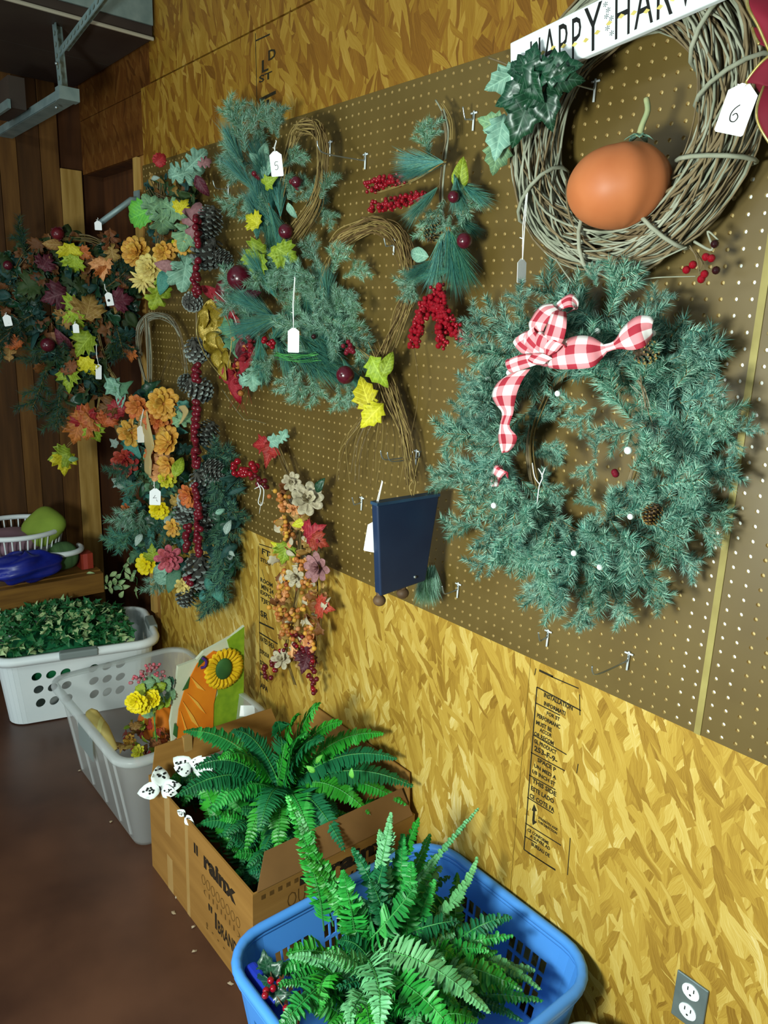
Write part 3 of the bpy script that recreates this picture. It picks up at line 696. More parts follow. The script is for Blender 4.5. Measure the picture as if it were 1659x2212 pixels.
HOOK('short wire pegboard hook left of the big grapevine wreath', 1024, 258, .03)
HOOK('long wire pegboard hook behind the grapevine loop with the number 5 tag', 790, 345, .14, .02)
HOOK('wire pegboard hook just right of the grapevine loop top, near the board edge', 714, 318, .03)
HOOK('wire pegboard hook between the pinecone swag and the pine swag', 494, 408, .05)
HOOK('lowest long wire pegboard hook, below the frosted pine wreath', 1358, 1424, .115)
HOOK('empty wire pegboard hook right of the dark plaque, above the yellow strand board', 990, 1272, .05)
HOOK('wire pegboard hook holding the dark plaque', 900, 985, .10, .02, True)
HOOK('small wire pegboard hook at the left rim of the frosted pine wreath', 1040, 902, .03)
HOOK('small wire pegboard hook inside the top arch of the teardrop twig wreath', 852, 530, .03)
HOOK('small wire pegboard hook right of the cream rose on the berry spray', 782, 1085, .03)
HOOK('lone wire pegboard hook peg under the frosted pine wreath', 1184, 1375, .03)
# ------------------------------------------------------------------ big grapevine wreath
C0 = V((-0.835, -0.062, 1.905))
gw = thing('grapevine_wreath', 'large grey grapevine wreath with orange pumpkin and white harvest sign', 'wreath', (C0.x, -0.008, 2.14))
def ringvine(C, R, rho, tw, ph, r, jit=.006, n=44, sq=1.0):
    pts = []
    j1, j2, j3, p1, p2 = U(-jit, jit), U(-jit, jit), U(-jit, jit), U(0, 6), U(0, 6)
    for i in range(n):
        th = 6.2832 * i / n; a = tw * th + ph
        rr = R + rho * math.cos(a) + j1 * math.sin(3 * th + p1) + j2 * math.sin(5 * th + p2)
        pts.append(C + V((rr * math.cos(th), rho * .8 * math.sin(a) + j3 * math.sin(4 * th + p2), sq * rr * math.sin(th))))
    return pts
for i in range(44):
    rho = .05 * math.sqrt(U(.15, 1)); MB().tube(ringvine(C0, .188, rho, random.choice((0, 0, 1, 1, -1)), U(0, 6.28), 0), U(.0017, .0030), 6, 0, True).obj('vine', MT[random.choice(('vine', 'vine', 'vine2'))], gw, I4, True)
mb = MB()
for i in range(130):
    rho = .053 * math.sqrt(U(.05, 1)); mb.tube(ringvine(C0, .188, rho, random.choice((0, 0, 1, 1, -1, 2)), U(0, 6.28), 0, .006), U(.0012, .0024), 5, random.randint(0, 1), True)
mb.obj('fine_vines', [MT['vine'], MT['vine2']], gw, I4, True, None, 'stuff')
for th in (-0.42, -1.05, -1.75, -2.6, .15, .62):      # binding vines
    c = C0 + V((.188 * math.cos(th), 0, .188 * math.sin(th))); er = V((math.cos(th), 0, math.sin(th))); et = V((-math.sin(th), 0, math.cos(th)))
    MB().tube([c + er * (.056 * math.cos(a)) + V((0, -1, 0)) * (.05 * math.sin(a)) + et * (.02 * math.cos(a)) for a in [6.2832 * k / 14 for k in range(14)]], .0036, 6, 0, True).obj('binding_vine', MT['vine'], gw, I4, True)
# stray tendrils
for q in ([(1170, 500), (1200, 560), (1235, 610)], [(1240, 570), (1330, 600), (1480, 540)], [(1380, 610), (1420, 600), (1500, 600)], [(1500, 520), (1540, 540), (1530, 500), (1555, 515)], [(1060, 130), (1110, 150), (1130, 200)]):
    VINES(gw, q, .07, 1, .004, .0022, 'vine', 'tendril', None)
def rib(th, ph): return 1.0 + .022 * math.cos(ph * 9) * (.4 + .6 * math.cos(ph - .5)) * math.sin(th) - .10 * math.exp(-((th) / .35) ** 2)
pc = W(1336, 402, .115)
pk = MB().sphere((0, 0, 0), .079, 72, 28, 0, (1.06, 1.0, .84), rib).obj('pumpkin', MT['pump'], gw, Matrix.Translation(pc) @ Matrix.Rotation(-.12, 4, 'Y') @ Matrix.Rotation(.1, 4, 'X'), True, 'round orange pumpkin sitting in the wreath')
st = [pc + V((.022, .01, .072)), pc + V((.026, .01, .09)), pc + V((.034, .008, .108)), pc + V((.030, .006, .126))]
MB().tube(crom(st, 4), [.006, .0055, .005, .005, .0045, .0045, .0045, .0045, .0045, .0045, .0045, .0045, .004], 8).obj('stem', MT['stem'], pk, I4, True)
for a in range(5):
    inst(leaf_me('ovate', 'mint'), 'sepal', pk, Matrix.Translation(st[0] + V((0, 0, .004))) @ Matrix.Rotation(a * 1.257, 4, 'Z') @ Matrix.Rotation(-.3, 4, 'X') @ Matrix.Scale(.026, 4))
# sign
sg = MB().box((0, 0, 0), (.52, .012, .076)).obj('harvest_sign', MT['white'], gw, Matrix.Translation((-1.035, -.128, 1.983)) @ Matrix.Rotation(-.115, 4, 'Y'), False, 'white painted board with black hand lettering')
bevel(sg, .002)
SM = WM[sg.name]
def stext(s, x, z, w, h):
    o = SM @ V((x, 0, z)); text(s, sg, o, SM.to_3x3() @ V((1, 0, 0)), SM.to_3x3() @ V((0, 0, 1)), w, h, 'ink', 'lettering', -.004)
for s, x, w, z, h in (('H', .046, .022, .010, .052), ('A', .074, .028, .010, .058), ('P', .107, .018, .002, .064), ('P', .134, .018, .002, .064), ('Y', .158, .034, .004, .068),
                      ('H', .216, .026, .006, .066), ('A', .250, .032, .008, .064), ('R', .288, .026, .008, .064), ('V', .320, .028, .010, .062), ('E', .354, .020, .012, .058), ('S', .380, .020, .012, .058), ('T', .406, .026, .012, .058)): stext(s, x, z, w, h)
for x, z in ((.199, .05), (.205, .036), (.198, .024), (.206, .014), (.194, .06), (.196, .042)): stext('*', x, z, .008, .008)
mb = MB()
for k in range(14):
    x = .045 + k * .022; mb.add([(x, -.0005, .03 + .006 * math.sin(k)), (x + .006, -.0005, .034 + .006 * math.sin(k)), (x + .012, -.0005, .03 + .006 * math.sin(k)), (x + .006, -.0005, .027 + .006 * math.sin(k))], [(0, 1, 2, 3)])
mb.obj('painted_sprigs', MT['mumc'], sg, SM)
# dark leaves at upper left of the wreath
for kind, mat, px, py, off, s, a in (('poin', 'ltree', 1150, 128, .15, 64, 80), ('poin', 'ltree', 1200, 150, .155, 110, 5), ('poin', 'ltree', 1175, 165, .15, 120, -25), ('poin', 'ltree', 1180, 220, .14, 110, -75),
        ('poin', 'ltree', 1125, 200, .14, 110, 200), ('poin', 'ltree', 1130, 250, .14, 120, 250), ('poin', 'ltree', 1135, 145, .14, 70, 130), ('poin', 'ltree', 1215, 170, .15, 90, -10), ('poin', 'mint', 1090, 170, .13, 90, 205),
        ('poin', 'mint', 1080, 290, .13, 100, 265), ('poin', 'sage', 1075, 330, .12, 90, 255), ('poin', 'sage', 1070, 270, .12, 80, 160), ('ovate', 'ltree', 1120, 150, .13, 70, 170), ('poin', 'ltree', 1150, 180, .16, 90, 300)):
    L(gw, kind, mat, px, py, off, s, a)
# red and dark berries lower right
for px, py, m in ((1483, 583, 'red'), (1497, 572, 'red'), (1525, 555, 'red'), (1537, 558, 'red'), (1544, 527, 'blackb'), (1547, 584, 'blackb'), (1522, 592, 'red'), (1515, 603, 'red')): BALL(gw, m, px, py, .075, 9, 'berry')
VINES(gw, [(1500, 540), (1520, 565), (1518, 598)], .07, 3, .01, .001, 'vine2', 'berry_stem', None)
# velvet bow at the right
def ribbon(S, sts, mat, name, off=.1, seg=5, thick=.0012, uvs=None, label=None, ripple=0.0):
    """sts: list of ((lx,ly,loff),(rx,ry,roff)) edges in photo px + distance from the wall"""
    A = crom([W(*s[0]) for s in sts], seg); B = crom([W(*s[1]) for s in sts], seg); mb = MB(); vs = []; uv = []; d = 0; m = 6
    for i, (a, b) in enumerate(zip(A, B)):
        if i: d += ((A[i] + B[i]) / 2 - (A[i-1] + B[i-1]) / 2).length
        nrm = V((-.5, -.8, .2))
        for j in range(m):
            t = j / (m - 1); q = a.lerp(b, t) + nrm.normalized() * (math.sin(math.pi * t) * .35 * min(.02, (b - a).length * .3) + ripple * math.sin(i * .9 + j * 1.3))
            vs.append(q); uv.append((d * (uvs or 30), t * 1.75))
    fs = [(i * m + j, i * m + j + 1, (i + 1) * m + j + 1, (i + 1) * m + j) for i in range(len(A) - 1) for j in range(m - 1)]
    mb.add(vs, fs, 0, None, uv); o = mb.obj(name, MT[mat], S, I4, True, label, None, True); solidify(o, thick); return o
vb = MB().sphere((0, 0, 0), .022, 12, 8, 0, (1, .8, .8)).obj('velvet_bow', MT['velvet'], gw, Matrix.Translation(W(1668, 175, .13)), True, 'red velvet bow with gold wired edge')
for sts in ([((1620, -40, .14), (1700, -60, .12)), ((1615, 10, .16), (1690, 30, .15)), ((1640, 60, .16), (1720, 80, .15)), ((1670, 130, .15), (1720, 150, .14))],
            [((1700, 100, .15), (1720, 170, .14)), ((1650, 130, .16), (1690, 190, .15)), ((1612, 178, .16), (1655, 185, .16)), ((1640, 165, .15), (1660, 175, .15))],
            [((1655, 175, .14), (1710, 180, .14)), ((1636, 230, .16), (1710, 230, .15)), ((1640, 270, .16), (1710, 290, .15)), ((1670, 320, .15), (1720, 330, .15))],
            [((1625, 60, .12), (1660, 60, .12)), ((1632, 80, .13), (1700, 75, .13)), ((1640, 95, .14), (1700, 120, .14))]):
    ribbon(vb, sts, 'velvet', 'loop')
    MB().tube(crom([W(*s[0]) for s in sts], 6), .0022, 6).obj('gold_edge', MT['gold'], vb, I4, True)
TAG('white price tag marked 6 on the big grapevine wreath', 1592, 236, 62, 98, 75, (1600, 188), .15, '6', 0)
TAG('narrow white price tag hanging edge-on at the left of the big grapevine wreath', 1127, 585, 30, 50, 92, (1139, 412), .11, None, 62)
# ------------------------------------------------------------------ frosted pine wreath
C1 = W(1268, 965, .05); pw = thing('pine_wreath', 'frosted green pine wreath with red and white gingham bow', 'wreath', (C1.x, -.008, C1.z + .27))
VINES(pw, [(1380, 830), (1400, 900), (1380, 1000), (1330, 1120), (1260, 1160), (1180, 1100), (1150, 980), (1170, 880), (1230, 800), (1310, 790)], .05, 7, .012, .002, 'twig', 'wreath_frame', None, closed=True)
def ringpt(th, R): return C1 + V((R * .96 * math.cos(th), 0, R * 1.04 * math.sin(th)))
for i in range(150):
    th = 6.2832 * i / 150 + U(-.03, .03); R = .187 + U(-.045, .05); inner = i % 9 == 0
    p = ringpt(th, R) + V((0, U(-.07, .03), 0)); 
    dirang = math.degrees(th) + U(-75, 75) + (180 if inner else 0) + (50 if not inner else 0)
    s = U(.08, .115) * (.75 if inner else 1.0); j1, j2 = U(-10, 45), U(-60, 60)
    me = sprig_me('fir', PF); inst(me, 'pine_sprig', pw, safe(lambda f_: frm(p, dirang, f_, j1, j2) @ Matrix.Scale(s, 4), .35, me))
for px, py, ln, a in ((1060, 760, 75, 150), (1050, 730, 70, 130), (1130, 690, 70, 105), (1330, 660, 75, 70), (1380, 680, 70, 45), (1440, 780, 80, 25), (1470, 870, 95, 15), (1530, 880, 75, -30), (1570, 930, 60, 20), (1580, 940, 50, -70), (1500, 1000, 85, -10), (1500, 1090, 80, -20), (1500, 1130, 70, -30), (1440, 1180, 80, -30), (1380, 1240, 80, -40), (1320, 1270, 80, -60), (1260, 1290, 70, -85), (1250, 1300, 60, -60), (1180, 1230, 80, -110), (1090, 1200, 75, 215), (1040, 1130, 85, 190), (1030, 1040, 95, 165), (990, 1050, 70, 175), (1060, 950, 80, 160), (1050, 880, 70, 190), (1060, 830, 70, 170), (1290, 990, 60, 240), (1285, 990, 55, 100), (1270, 870, 75, 190), (1290, 880, 70, 230), (1300, 1170, 60, 120), (1300, 1100, 60, 150), (1170, 960, 60, 350), (1170, 1040, 60, 330), (1120, 1150, 70, 200), (1330, 620, 50, 90), (1290, 620, 50, 110)):
    SP(pw, 'fir', PF, px, py, U(.05, .11), ln * 1.1, a)
for px, py in ((1055, 820), (1357, 973), (1290, 715), (1278, 745), (1067, 1092), (1296, 1225), (1240, 1195), (1410, 720), (1100, 805), (1205, 850), (1362, 1116)): BALL(pw, 'whiteb', px, py, .15, 7 if (px, py) != (1357, 973) else 9, 'berry')
CONE(pw, 1395, 760, .11, 62, 20, 'brown', tilt=-60); CONE(pw, 1190, 1195, .09, 60, 200, 'brown'); CONE(pw, 1410, 1110, .10, 50, 250, 'brown')
for px, py in ((1328, 1020), (1330, 1024)): BALL(pw, 'bead', px, py, .09, 8, 'berry')
gb = MB().sphere((0, 0, 0), .017, 12, 8, 0, (1.2, .8, .8)).obj('gingham_bow', MT['knotc'], pw, Matrix.Translation(W(1180, 775, .178)), True, 'red and white gingham ribbon bow')
def cs(l): return [((1040 + a[0] / 4.1475, 620 + a[1] / 4.1475, o + .022), (1040 + b[0] / 4.1475, 620 + b[1] / 4.1475, o + d + .022)) for a, b, o, d in l]
for nm, st_ in (('tail', [((270, 770), (440, 735), .15, .0), ((150, 850), (375, 820), .15, .01), ((95, 960), (325, 930), .15, .012), ((130, 1050), (297, 1050), .148, 0), ((185, 1130), (285, 1130), .14, 0), ((165, 1240), (252, 1250), .13, .01), ((150, 1340), (317, 1340), .13, .012), ((165, 1420), (295, 1420), .13, 0), ((185, 1490), (240, 1480), .12, 0)]),
    ('loop', [((610, 610), (600, 720), .16, .0), ((690, 500), (690, 735), .17, .01), ((850, 440), (850, 735), .175, .012), ((980, 445), (1000, 715), .17, .01), ((1060, 490), (1080, 640), .165, 0), ((1100, 515), (1130, 580), .16, 0)]),
    ('tail', [((1095, 515), (1120, 585), .16, 0), ((1170, 495), (1195, 560), .16, .0), ((1215, 450), (1260, 555), .16, .01), ((1270, 360), (1350, 565), .165, .012), ((1390, 265), (1450, 540), .165, .01), ((1500, 262), (1510, 480), .16, 0), ((1545, 300), (1535, 430), .155, 0)]),
    ('loop', [((590, 650), (520, 600), .16, 0), ((545, 500), (700, 520), .175, .01), ((580, 370), (750, 420), .185, .012), ((620, 260), (765, 300), .185, .01), ((640, 215), (760, 225), .17, 0)]),
    ('loop', [((560, 600), (500, 560), .15, 0), ((430, 370), (560, 380), .17, .01), ((455, 270), (600, 310), .175, .01), ((540, 165), (650, 260), .17, .01), ((640, 150), (700, 210), .165, 0)]),
    ('loop', [((640, 200), (700, 260), .155, 0), ((690, 130), (730, 200), .155, 0), ((800, 62), (800, 180), .15, .01), ((870, 130), (840, 200), .145, 0), ((860, 200), (760, 240), .14, 0)]),
    ('loop', [((480, 640), (540, 580), .16, 0), ((360, 590), (440, 480), .17, 0), ((290, 510), (400, 450), .17, 0), ((300, 470), (430, 400), .165, 0), ((400, 395), (520, 420), .16, 0), ((490, 400), (560, 560), .16, 0)]),
    ('loop', [((540, 680), (500, 610), .165, 0), ((440, 715), (400, 600), .175, 0), ((330, 750), (310, 620), .175, 0), ((260, 765), (220, 660), .17, 0), ((215, 700), (240, 640), .16, 0)]),
    ('loop', [((500, 560), (560, 640), .17, 0), ((470, 480), (600, 560), .185, 0), ((520, 400), (620, 470), .185, 0), ((580, 420), (600, 600), .175, 0)]),
    ('loop', [((600, 690), (540, 640), .165, 0), ((560, 560), (660, 590), .185, 0), ((620, 470), (730, 520), .19, 0), ((700, 450), (760, 560), .18, 0), ((680, 560), (720, 660), .17, 0)]),
    ('loop', [((560, 640), (600, 560), .17, 0), ((430, 560), (520, 450), .185, 0), ((380, 480), (470, 370), .185, 0), ((430, 400), (540, 340), .18, 0), ((540, 420), (590, 500), .17, 0)]),
    ('loop', [((640, 640), (560, 700), .175, 0), ((560, 600), (470, 690), .185, 0), ((480, 590), (420, 650), .18, 0), ((520, 560), (520, 640), .17, 0)]),
    ('tail', [((85, 1790), (150, 1790), .10, 0), ((88, 1690), (180, 1710), .12, 0), ((125, 1600), (235, 1660), .125, 0), ((190, 1600), (240, 1720), .11, 0)])):
    ribbon(gb, cs(st_), 'gingham', nm, uvs=25)
MB().tube(crom([W(1160, 1090, .11), W(1165, 1050, .12), W(1172, 1030, .125), W(1163, 1012, .12)], 4), .0012, 5).tube(crom([W(1165, 1045, .12), W(1155, 1030, .125), W(1150, 1000, .12)], 4), .001, 5).tube([W(1170, 1030, .125), W(1178, 1010, .12)], .001, 5).obj('white_thread', MT['string'], pw, I4, True)
VINES(pw, [(1370, 830), (1385, 860), (1395, 895)], .1, 8, .012, .0011, 'vine', 'dry_grass', None)
# ------------------------------------------------------------------ hanging pine and berry pick (right of centre)
s8 = thing('pine_berry_swag', 'slim hanging pine swag with red bead berry clusters, left of the pumpkin wreath', 'swag', W(950, 215, .01))
VINES(s8, [(942, 212), (958, 240), (968, 290), (962, 340), (955, 420), (960, 520), (955, 600)], .05, 4, .005, .002, 'vine', 'stem', None)
VINES(s8, [(955, 225), (975, 260), (978, 300), (962, 340)], .05, 3, .005, .002, 'gold_t', 'loop_stem', None)
VINES(s8, [(965, 345), (900, 385), (815, 415)], .08, 2, .004, .0018, 'gold_t', 'stem', None)
for px, py, ln, a, k, m in ((965, 350, 150, 175, 'long', PT), (960, 355, 130, 188, 'long', PT), (930, 340, 75, 100, 'fir', PG), (925, 330, 70, 80, 'fir', PG), (980, 370, 110, -75, 'long', PT), (950, 400, 120, 225, 'long', PT), (960, 430, 70, 240, 'fir', PG), (930, 450, 70, 250, 'fir', PG), (990, 400, 80, -60, 'fir', PG),
                            (965, 490, 170, -82, 'long', PT), (970, 490, 160, -70, 'long', PT), (955, 500, 150, -100, 'long', PT), (940, 560, 90, 215, 'long', PT), (925, 590, 75, 200, 'fir', PG), (900, 600, 60, 240, 'fir', PG), (985, 380, 90, -95, 'long', PT)):
    SP(s8, k, m, px, py, U(.06, .1), ln, a)
for i in range(5): SP(s8, 'fir' if i % 2 else 'long', PG if i % 2 else PT, U(920, 990), U(340, 600), U(.04, .08), U(50, 75) if i % 2 else U(90, 140), U(180, 360))
CONE(s8, 935, 500, .07, 48, 60, 'brown'); L(s8, 'ovate', 'yelg', 995, 380, .07, 70, 80); L(s8, 'ovate', 'mint', 905, 550, .06, 60, 170)
for px, py, r in ((980, 425, 13), (1003, 520, 17)): BALL(s8, 'redd', px, py, .085, r, 'ball_ornament')
BEADS(s8, 'red', [(797, 405), (830, 390), (865, 385)], .09, 5.2, 40, 11); BEADS(s8, 'red', [(805, 447), (850, 440), (915, 425)], .095, 5.2, 48, 10)
for pts, n in (([(945, 625), (920, 665), (905, 690), (895, 740)], 60), ([(948, 625), (955, 680), (950, 720), (955, 742)], 60), ([(955, 670), (975, 715), (1010, 735)], 46), ([(935, 640), (900, 720), (888, 745)], 34), ([(940, 650), (945, 700)], 26)):
    BEADS(s8, 'red', pts, .09, 5.8, n, 11)
ext = []
for pts, n in (([(945, 625), (915, 670), (895, 742)], 90), ([(948, 625), (955, 690), (955, 745)], 90), ([(955, 670), (1012, 737)], 60), ([(797, 405), (865, 385)], 40), ([(805, 447), (915, 425)], 50)):
    for i in range(n):
        t = U(0, 1) * (len(pts) - 1); k = min(int(t), len(pts) - 2); x, y = [pts[k][q] + (pts[k + 1][q] - pts[k][q]) * (t - k) for q in (0, 1)]
        p = W(x + U(-13, 13), y + U(-13, 13), .085 + U(-.02, .015)); ext.append((ball_me('red'), Matrix.Translation(p) @ Matrix.Scale(4.2 * mpp(p), 4)))
mb, ms = join(ext); mb.obj('small_beads', ms, s8, I4, True, None, 'stuff')
VINES(s8, [(895, 745), (905, 850), (885, 960)], .06, 1, .003, .0011, 'gold_t', 'tendril', None)
# ------------------------------------------------------------------ grapevine loop with pine (tag 5)
s6 = thing('grapevine_swag', 'grapevine loop swag dressed with teal pine and a tag marked 5', 'swag', W(660, 275, .01))
VINES(s6, [(655, 275), (690, 280), (702, 330), (695, 410), (675, 460), (640, 510), (620, 540)], .075, 40, .02, .0019, 'gold_t')
VINES(s6, [(668, 275), (640, 300), (625, 360), (610, 420)], .06, 26, .018, .0019, 'gold_t')
for px, py, ln, a, k, m in ((590, 440, 150, 110, 'long', PT), (590, 470, 140, 100, 'long', PT), (600, 500, 150, 120, 'long', PT), (590, 440, 130, -80, 'long', PT), (570, 440, 120, -70, 'long', PT), (560, 420, 110, 130, 'long', PT), (560, 420, 110, -65, 'long', PT),
        (530, 330, 80, 100, 'fir', PG), (520, 300, 75, 85, 'fir', PG), (540, 290, 70, 70, 'fir', PG), (525, 350, 75, 150, 'fir', PG), (595, 290, 60, 60, 'fir', PG), (590, 290, 55, 120, 'fir', PG), (600, 300, 50, 90, 'fir', PG), (540, 380, 75, 170, 'fir', PG), (530, 420, 70, 200, 'fir', PG), (640, 430, 70, 10, 'fir', PG), (660, 440, 65, -20, 'fir', PG), (620, 430, 65, 40, 'fir', PG), (690, 430, 60, 60, 'fir', PG), (685, 440, 55, -50, 'fir', PG), (610, 540, 80, -90, 'fir', PG), (590, 550, 80, -110, 'fir', PG), (620, 560, 75, -60, 'fir', PG), (640, 440, 60, 100, 'fir', PG), (520, 290, 70, 110, 'fir', PG), (610, 360, 60, 30, 'fir', PG)):
    SP(s6, k, m, px, py, U(.05, .10), ln * 1.08, a)
for i in range(20):
    px, py = U(515, 595), U(300, 560); px += (py - 290) * .12
    SP(s6, 'fir' if i % 2 else 'long', PG if i % 2 else PT, px, py, U(.04, .08), U(50, 75) if i % 2 else U(90, 130), U(0, 360) if i % 2 else random.choice((95, 110, -75, -85)))
for px, py, r in ((617, 500, 16), (640, 393, 12)): BALL(s6, 'redd', px, py, .11, r, 'ball_ornament')
BEADS(s6, 'bead', [(555, 370), (565, 385)], .1, 6, 5, 8); BEADS(s6, 'bead', [(632, 388), (650, 400)], .1, 6, 6, 8)
for k, m, px, py, s, a in (('ovate', 'mint', 570, 330, 44, 80), ('ovate', 'mint', 555, 345, 40, 140), ('ovate', 'mint', 578, 365, 50, 60), ('ovate', 'mint', 575, 350, 40, 100), ('maple', 'yelg', 550, 550, 62, 200), ('maple', 'yelg', 555, 575, 62, 250), ('maple', 'yelg', 620, 550, 60, 330), ('maple', 'yel', 545, 475, 44, 150), ('ivy', 'yelg', 585, 390, 40, 30), ('ovate', 'mint', 630, 455, 40, -70)):
    L(s6, k, m, px, py, .11, s, a)
TAG('white price tag marked 5 on the grapevine loop swag', 597, 354, 27, 50, 95, (597, 305), .14, '5')
# ------------------------------------------------------------------ teardrop twig wreath
s7 = thing('teardrop_wreath', 'golden twig teardrop wreath with pine along its left and trailing twig ends', 'wreath', W(805, 485, .01))
VINES(s7, [(725, 540), (745, 515), (790, 488), (830, 488), (865, 510), (885, 560), (885, 620), (870, 680), (845, 740), (825, 790)], .05, 56, .019, .0015, 'gold_t')
VINES(s7, [(725, 545), (710, 580), (700, 620), (715, 680), (750, 730), (800, 780)], .045, 12, .012, .0015, 'gold_t')
for i in range(22):
    x = U(735, 905); VINES(s7, [(828 + U(-8, 8), 790), ((828 + x) / 2 + U(-6, 16), 880 + U(-20, 20)), (x, 960 + U(-20, 20)), (x + U(-14, 8), 1010 + U(-20, 60))], .045, 1, .004, .0012, random.choice(('gold_t', 'twig')), 'twig_end', None)
VINES(s7, [(815, 760), (850, 850), (880, 940), (895, 1040)], .05, 40, .02, .0014, 'gold_t')
for px, py, ln, a, k, m in ((690, 580, 70, 120, 'fir', PG), (680, 600, 70, 160, 'fir', PG), (720, 590, 70, 60, 'fir', PG), (740, 600, 60, 20, 'fir', PG), (730, 620, 60, -40, 'fir', PG), (700, 620, 60, -100, 'fir', PG), (755, 640, 50, -60, 'fir', PG),
        (560, 640, 90, 130, 'fir', PG), (560, 660, 110, 170, 'long', PT), (600, 690, 120, 150, 'long', PT), (620, 680, 160, 200, 'long', PT), (600, 650, 130, 120, 'long', PT), (640, 700, 150, -20, 'long', PT), (640, 720, 170, -30, 'long', PT), (620, 740, 180, -25, 'long', PT), (640, 760, 170, -15, 'long', PT), (660, 690, 160, -40, 'long', PT), (590, 700, 150, -60, 'long', PT), (560, 720, 120, -80, 'long', PT), (680, 780, 140, -20, 'long', PT),
        (650, 660, 80, 60, 'fir', PG), (690, 670, 80, 20, 'fir', PG), (720, 690, 80, -20, 'fir', PG), (700, 700, 80, -50, 'fir', PG), (740, 720, 70, -20, 'fir', PG), (760, 740, 70, -60, 'fir', PG), (680, 640, 70, 80, 'fir', PG), (650, 800, 75, -100, 'fir', PG), (670, 800, 75, -75, 'fir', PG), (640, 790, 70, -120, 'fir', PG), (730, 830, 60, -95, 'fir', PG), (745, 820, 60, -70, 'fir', PG), (560, 770, 70, 250, 'fir', PG), (590, 620, 70, 90, 'fir', PG), (530, 660, 60, 180, 'fir', PG), (540, 620, 70, 160, 'fir', PG), (600, 760, 70, 230, 'fir', PG)):
    SP(s7, k, m, px, py, U(.06, .11), ln * 1.05, a)
for i in range(34):
    px, py = random.choice(((U(520, 630), U(610, 780)), (U(620, 740), U(690, 790)), (U(650, 710), U(590, 700))))
    SP(s7, 'fir' if i % 3 else 'long', PG if i % 3 else PT, px, py, U(.04, .08), U(60, 85) if i % 3 else U(100, 140), U(0, 360))
BALL(s7, 'redd', 746, 810, .12, 20, 'ball_ornament'); BEADS(s7, 'bead', [(748, 742), (758, 755), (752, 760)], .115, 6, 12, 9); BEADS(s7, 'red', [(575, 735), (590, 745)], .11, 6, 8, 7)
BALL(s7, 'blackb', 678, 727, .11, 6, 'berry')
for k, m, px, py, s, a in (('poin', 'yel', 790, 855, 85, 115), ('poin', 'yel', 805, 895, 75, 230), ('poin', 'yelg', 815, 800, 80, 300), ('ovate', 'yelg', 835, 790, 60, 70), ('ivy', 'yelg', 600, 560, 50, 260)): L(s7, k, m, px, py, .1, s, a, jit=12)
VINES(s7, [(600, 770), (640, 775), (690, 770)], .11, 10, .012, .001, 'rachis', 'grass', None)
TAG('long blank white price tag on two strings over the teardrop wreath pine', 634, 735, 25, 52, 90, (637, 600), .155)
# ------------------------------------------------------------------ dark plaque with ball feet
bp = thing('hanging_plaque', 'dark navy wooden plaque with two ball feet hanging edge-on to the pegboard', 'plaque', (-1.23, -.16, 1.235))
q = [V((-1.22, -.251, 1.193)), V((-1.22, -.07, 1.194)), V((-1.22, -.099, .995)), V((-1.22, -.233, .984))]
b_ = MB().add([tuple(v) for v in q] + [(v.x - .022, v.y, v.z + .004) for v in q], [(3, 2, 1, 0), (4, 5, 6, 7), (0, 1, 5, 4), (1, 2, 6, 5), (2, 3, 7, 6), (3, 0, 4, 7)]).obj('board', MT['navy'], bp); bevel(b_, .004, 3)
MB().box((-1.243, -.252, 1.192), (-1.219, -.069, 1.1985)).obj('top_edge', MT['navy_e'], bp)
for y, z in ((-.228, .972), (-.16, .975)): MB().sphere((-1.23, y, z), .0145, 14, 9, 0, (1, 1, .9)).sphere((-1.23, y, z + .014), .008, 8, 5).obj('ball_foot', MT['knob'], bp, I4, True)
MB().sphere((-1.219, -.135, 1.012), .0035, 8, 6).obj('screw_head', MT['wire'], bp, I4, True)
hk = W(893, 992, .10); MB().tube(crom([V((-1.23, -.145, 1.2)), V((-1.232, -.152, 1.222)), V((-1.232, -.135, 1.232)), V((-1.23, -.14, 1.2))], 4), .0012, 5).tube(crom([V((-1.232, -.14, 1.228)), hk + V((-.012, 0, -.03)), hk + V((-.008, 0, 0))], 5), .001, 5).tube(crom([V((-1.232, -.14, 1.228)), hk + V((.012, 0, -.02)), hk + V((.008, .01, .004))], 5), .001, 5).obj('hanging_wire', MT['gold_t'], bp, I4, True)
TAG('blank white price tag tucked behind the left edge of the dark plaque', 803, 1160, 26, 64, 85, (826, 1040), .24, None)
tz = thing('pine_tassel', 'pale green pine needle tassel hanging below the dark plaque', 'tassel', W(925, 1225, .04))
for i in range(5): SP(tz, 'long', PG, 918 + i * 5, 1215, .05, 105, -88 + U(-6, 6), name='needle_tuft')
# ------------------------------------------------------------------ berry and dried flower spray
s9 = thing('berry_spray', 'long dried spray of orange berries, red leaves and cream roses hanging low', 'swag', W(600, 945, .01))
VINES(s9, [(596, 945), (620, 1010), (640, 1100), (650, 1200), (640, 1300), (620, 1400), (640, 1480)], .05, 9, .008, .0017, 'gold_t', 'stems', None)
VINES(s9, [(600, 960), (650, 1080), (690, 1220), (690, 1380), (680, 1490)], .06, 6, .012, .0015, 'twig', 'stems', None)
L(s9, 'ivy', 'mint', 600, 950, .07, 40, 20); L(s9, 'oak', 'mint', 610, 945, .07, 36, 60)
for px, py, s, a in ((560, 960, 50, 190), (580, 985, 55, 250), (590, 965, 44, 120)): L(s9, 'ivy', 'redl', px, py, .06, s, a)
BEADS(s9, 'red', [(505, 1005), (520, 1020), (550, 1012)], .07, 7, 22, 10); BEADS(s9, 'redb', [(540, 1030), (560, 1040), (580, 1050)], .06, 6, 12, 8)
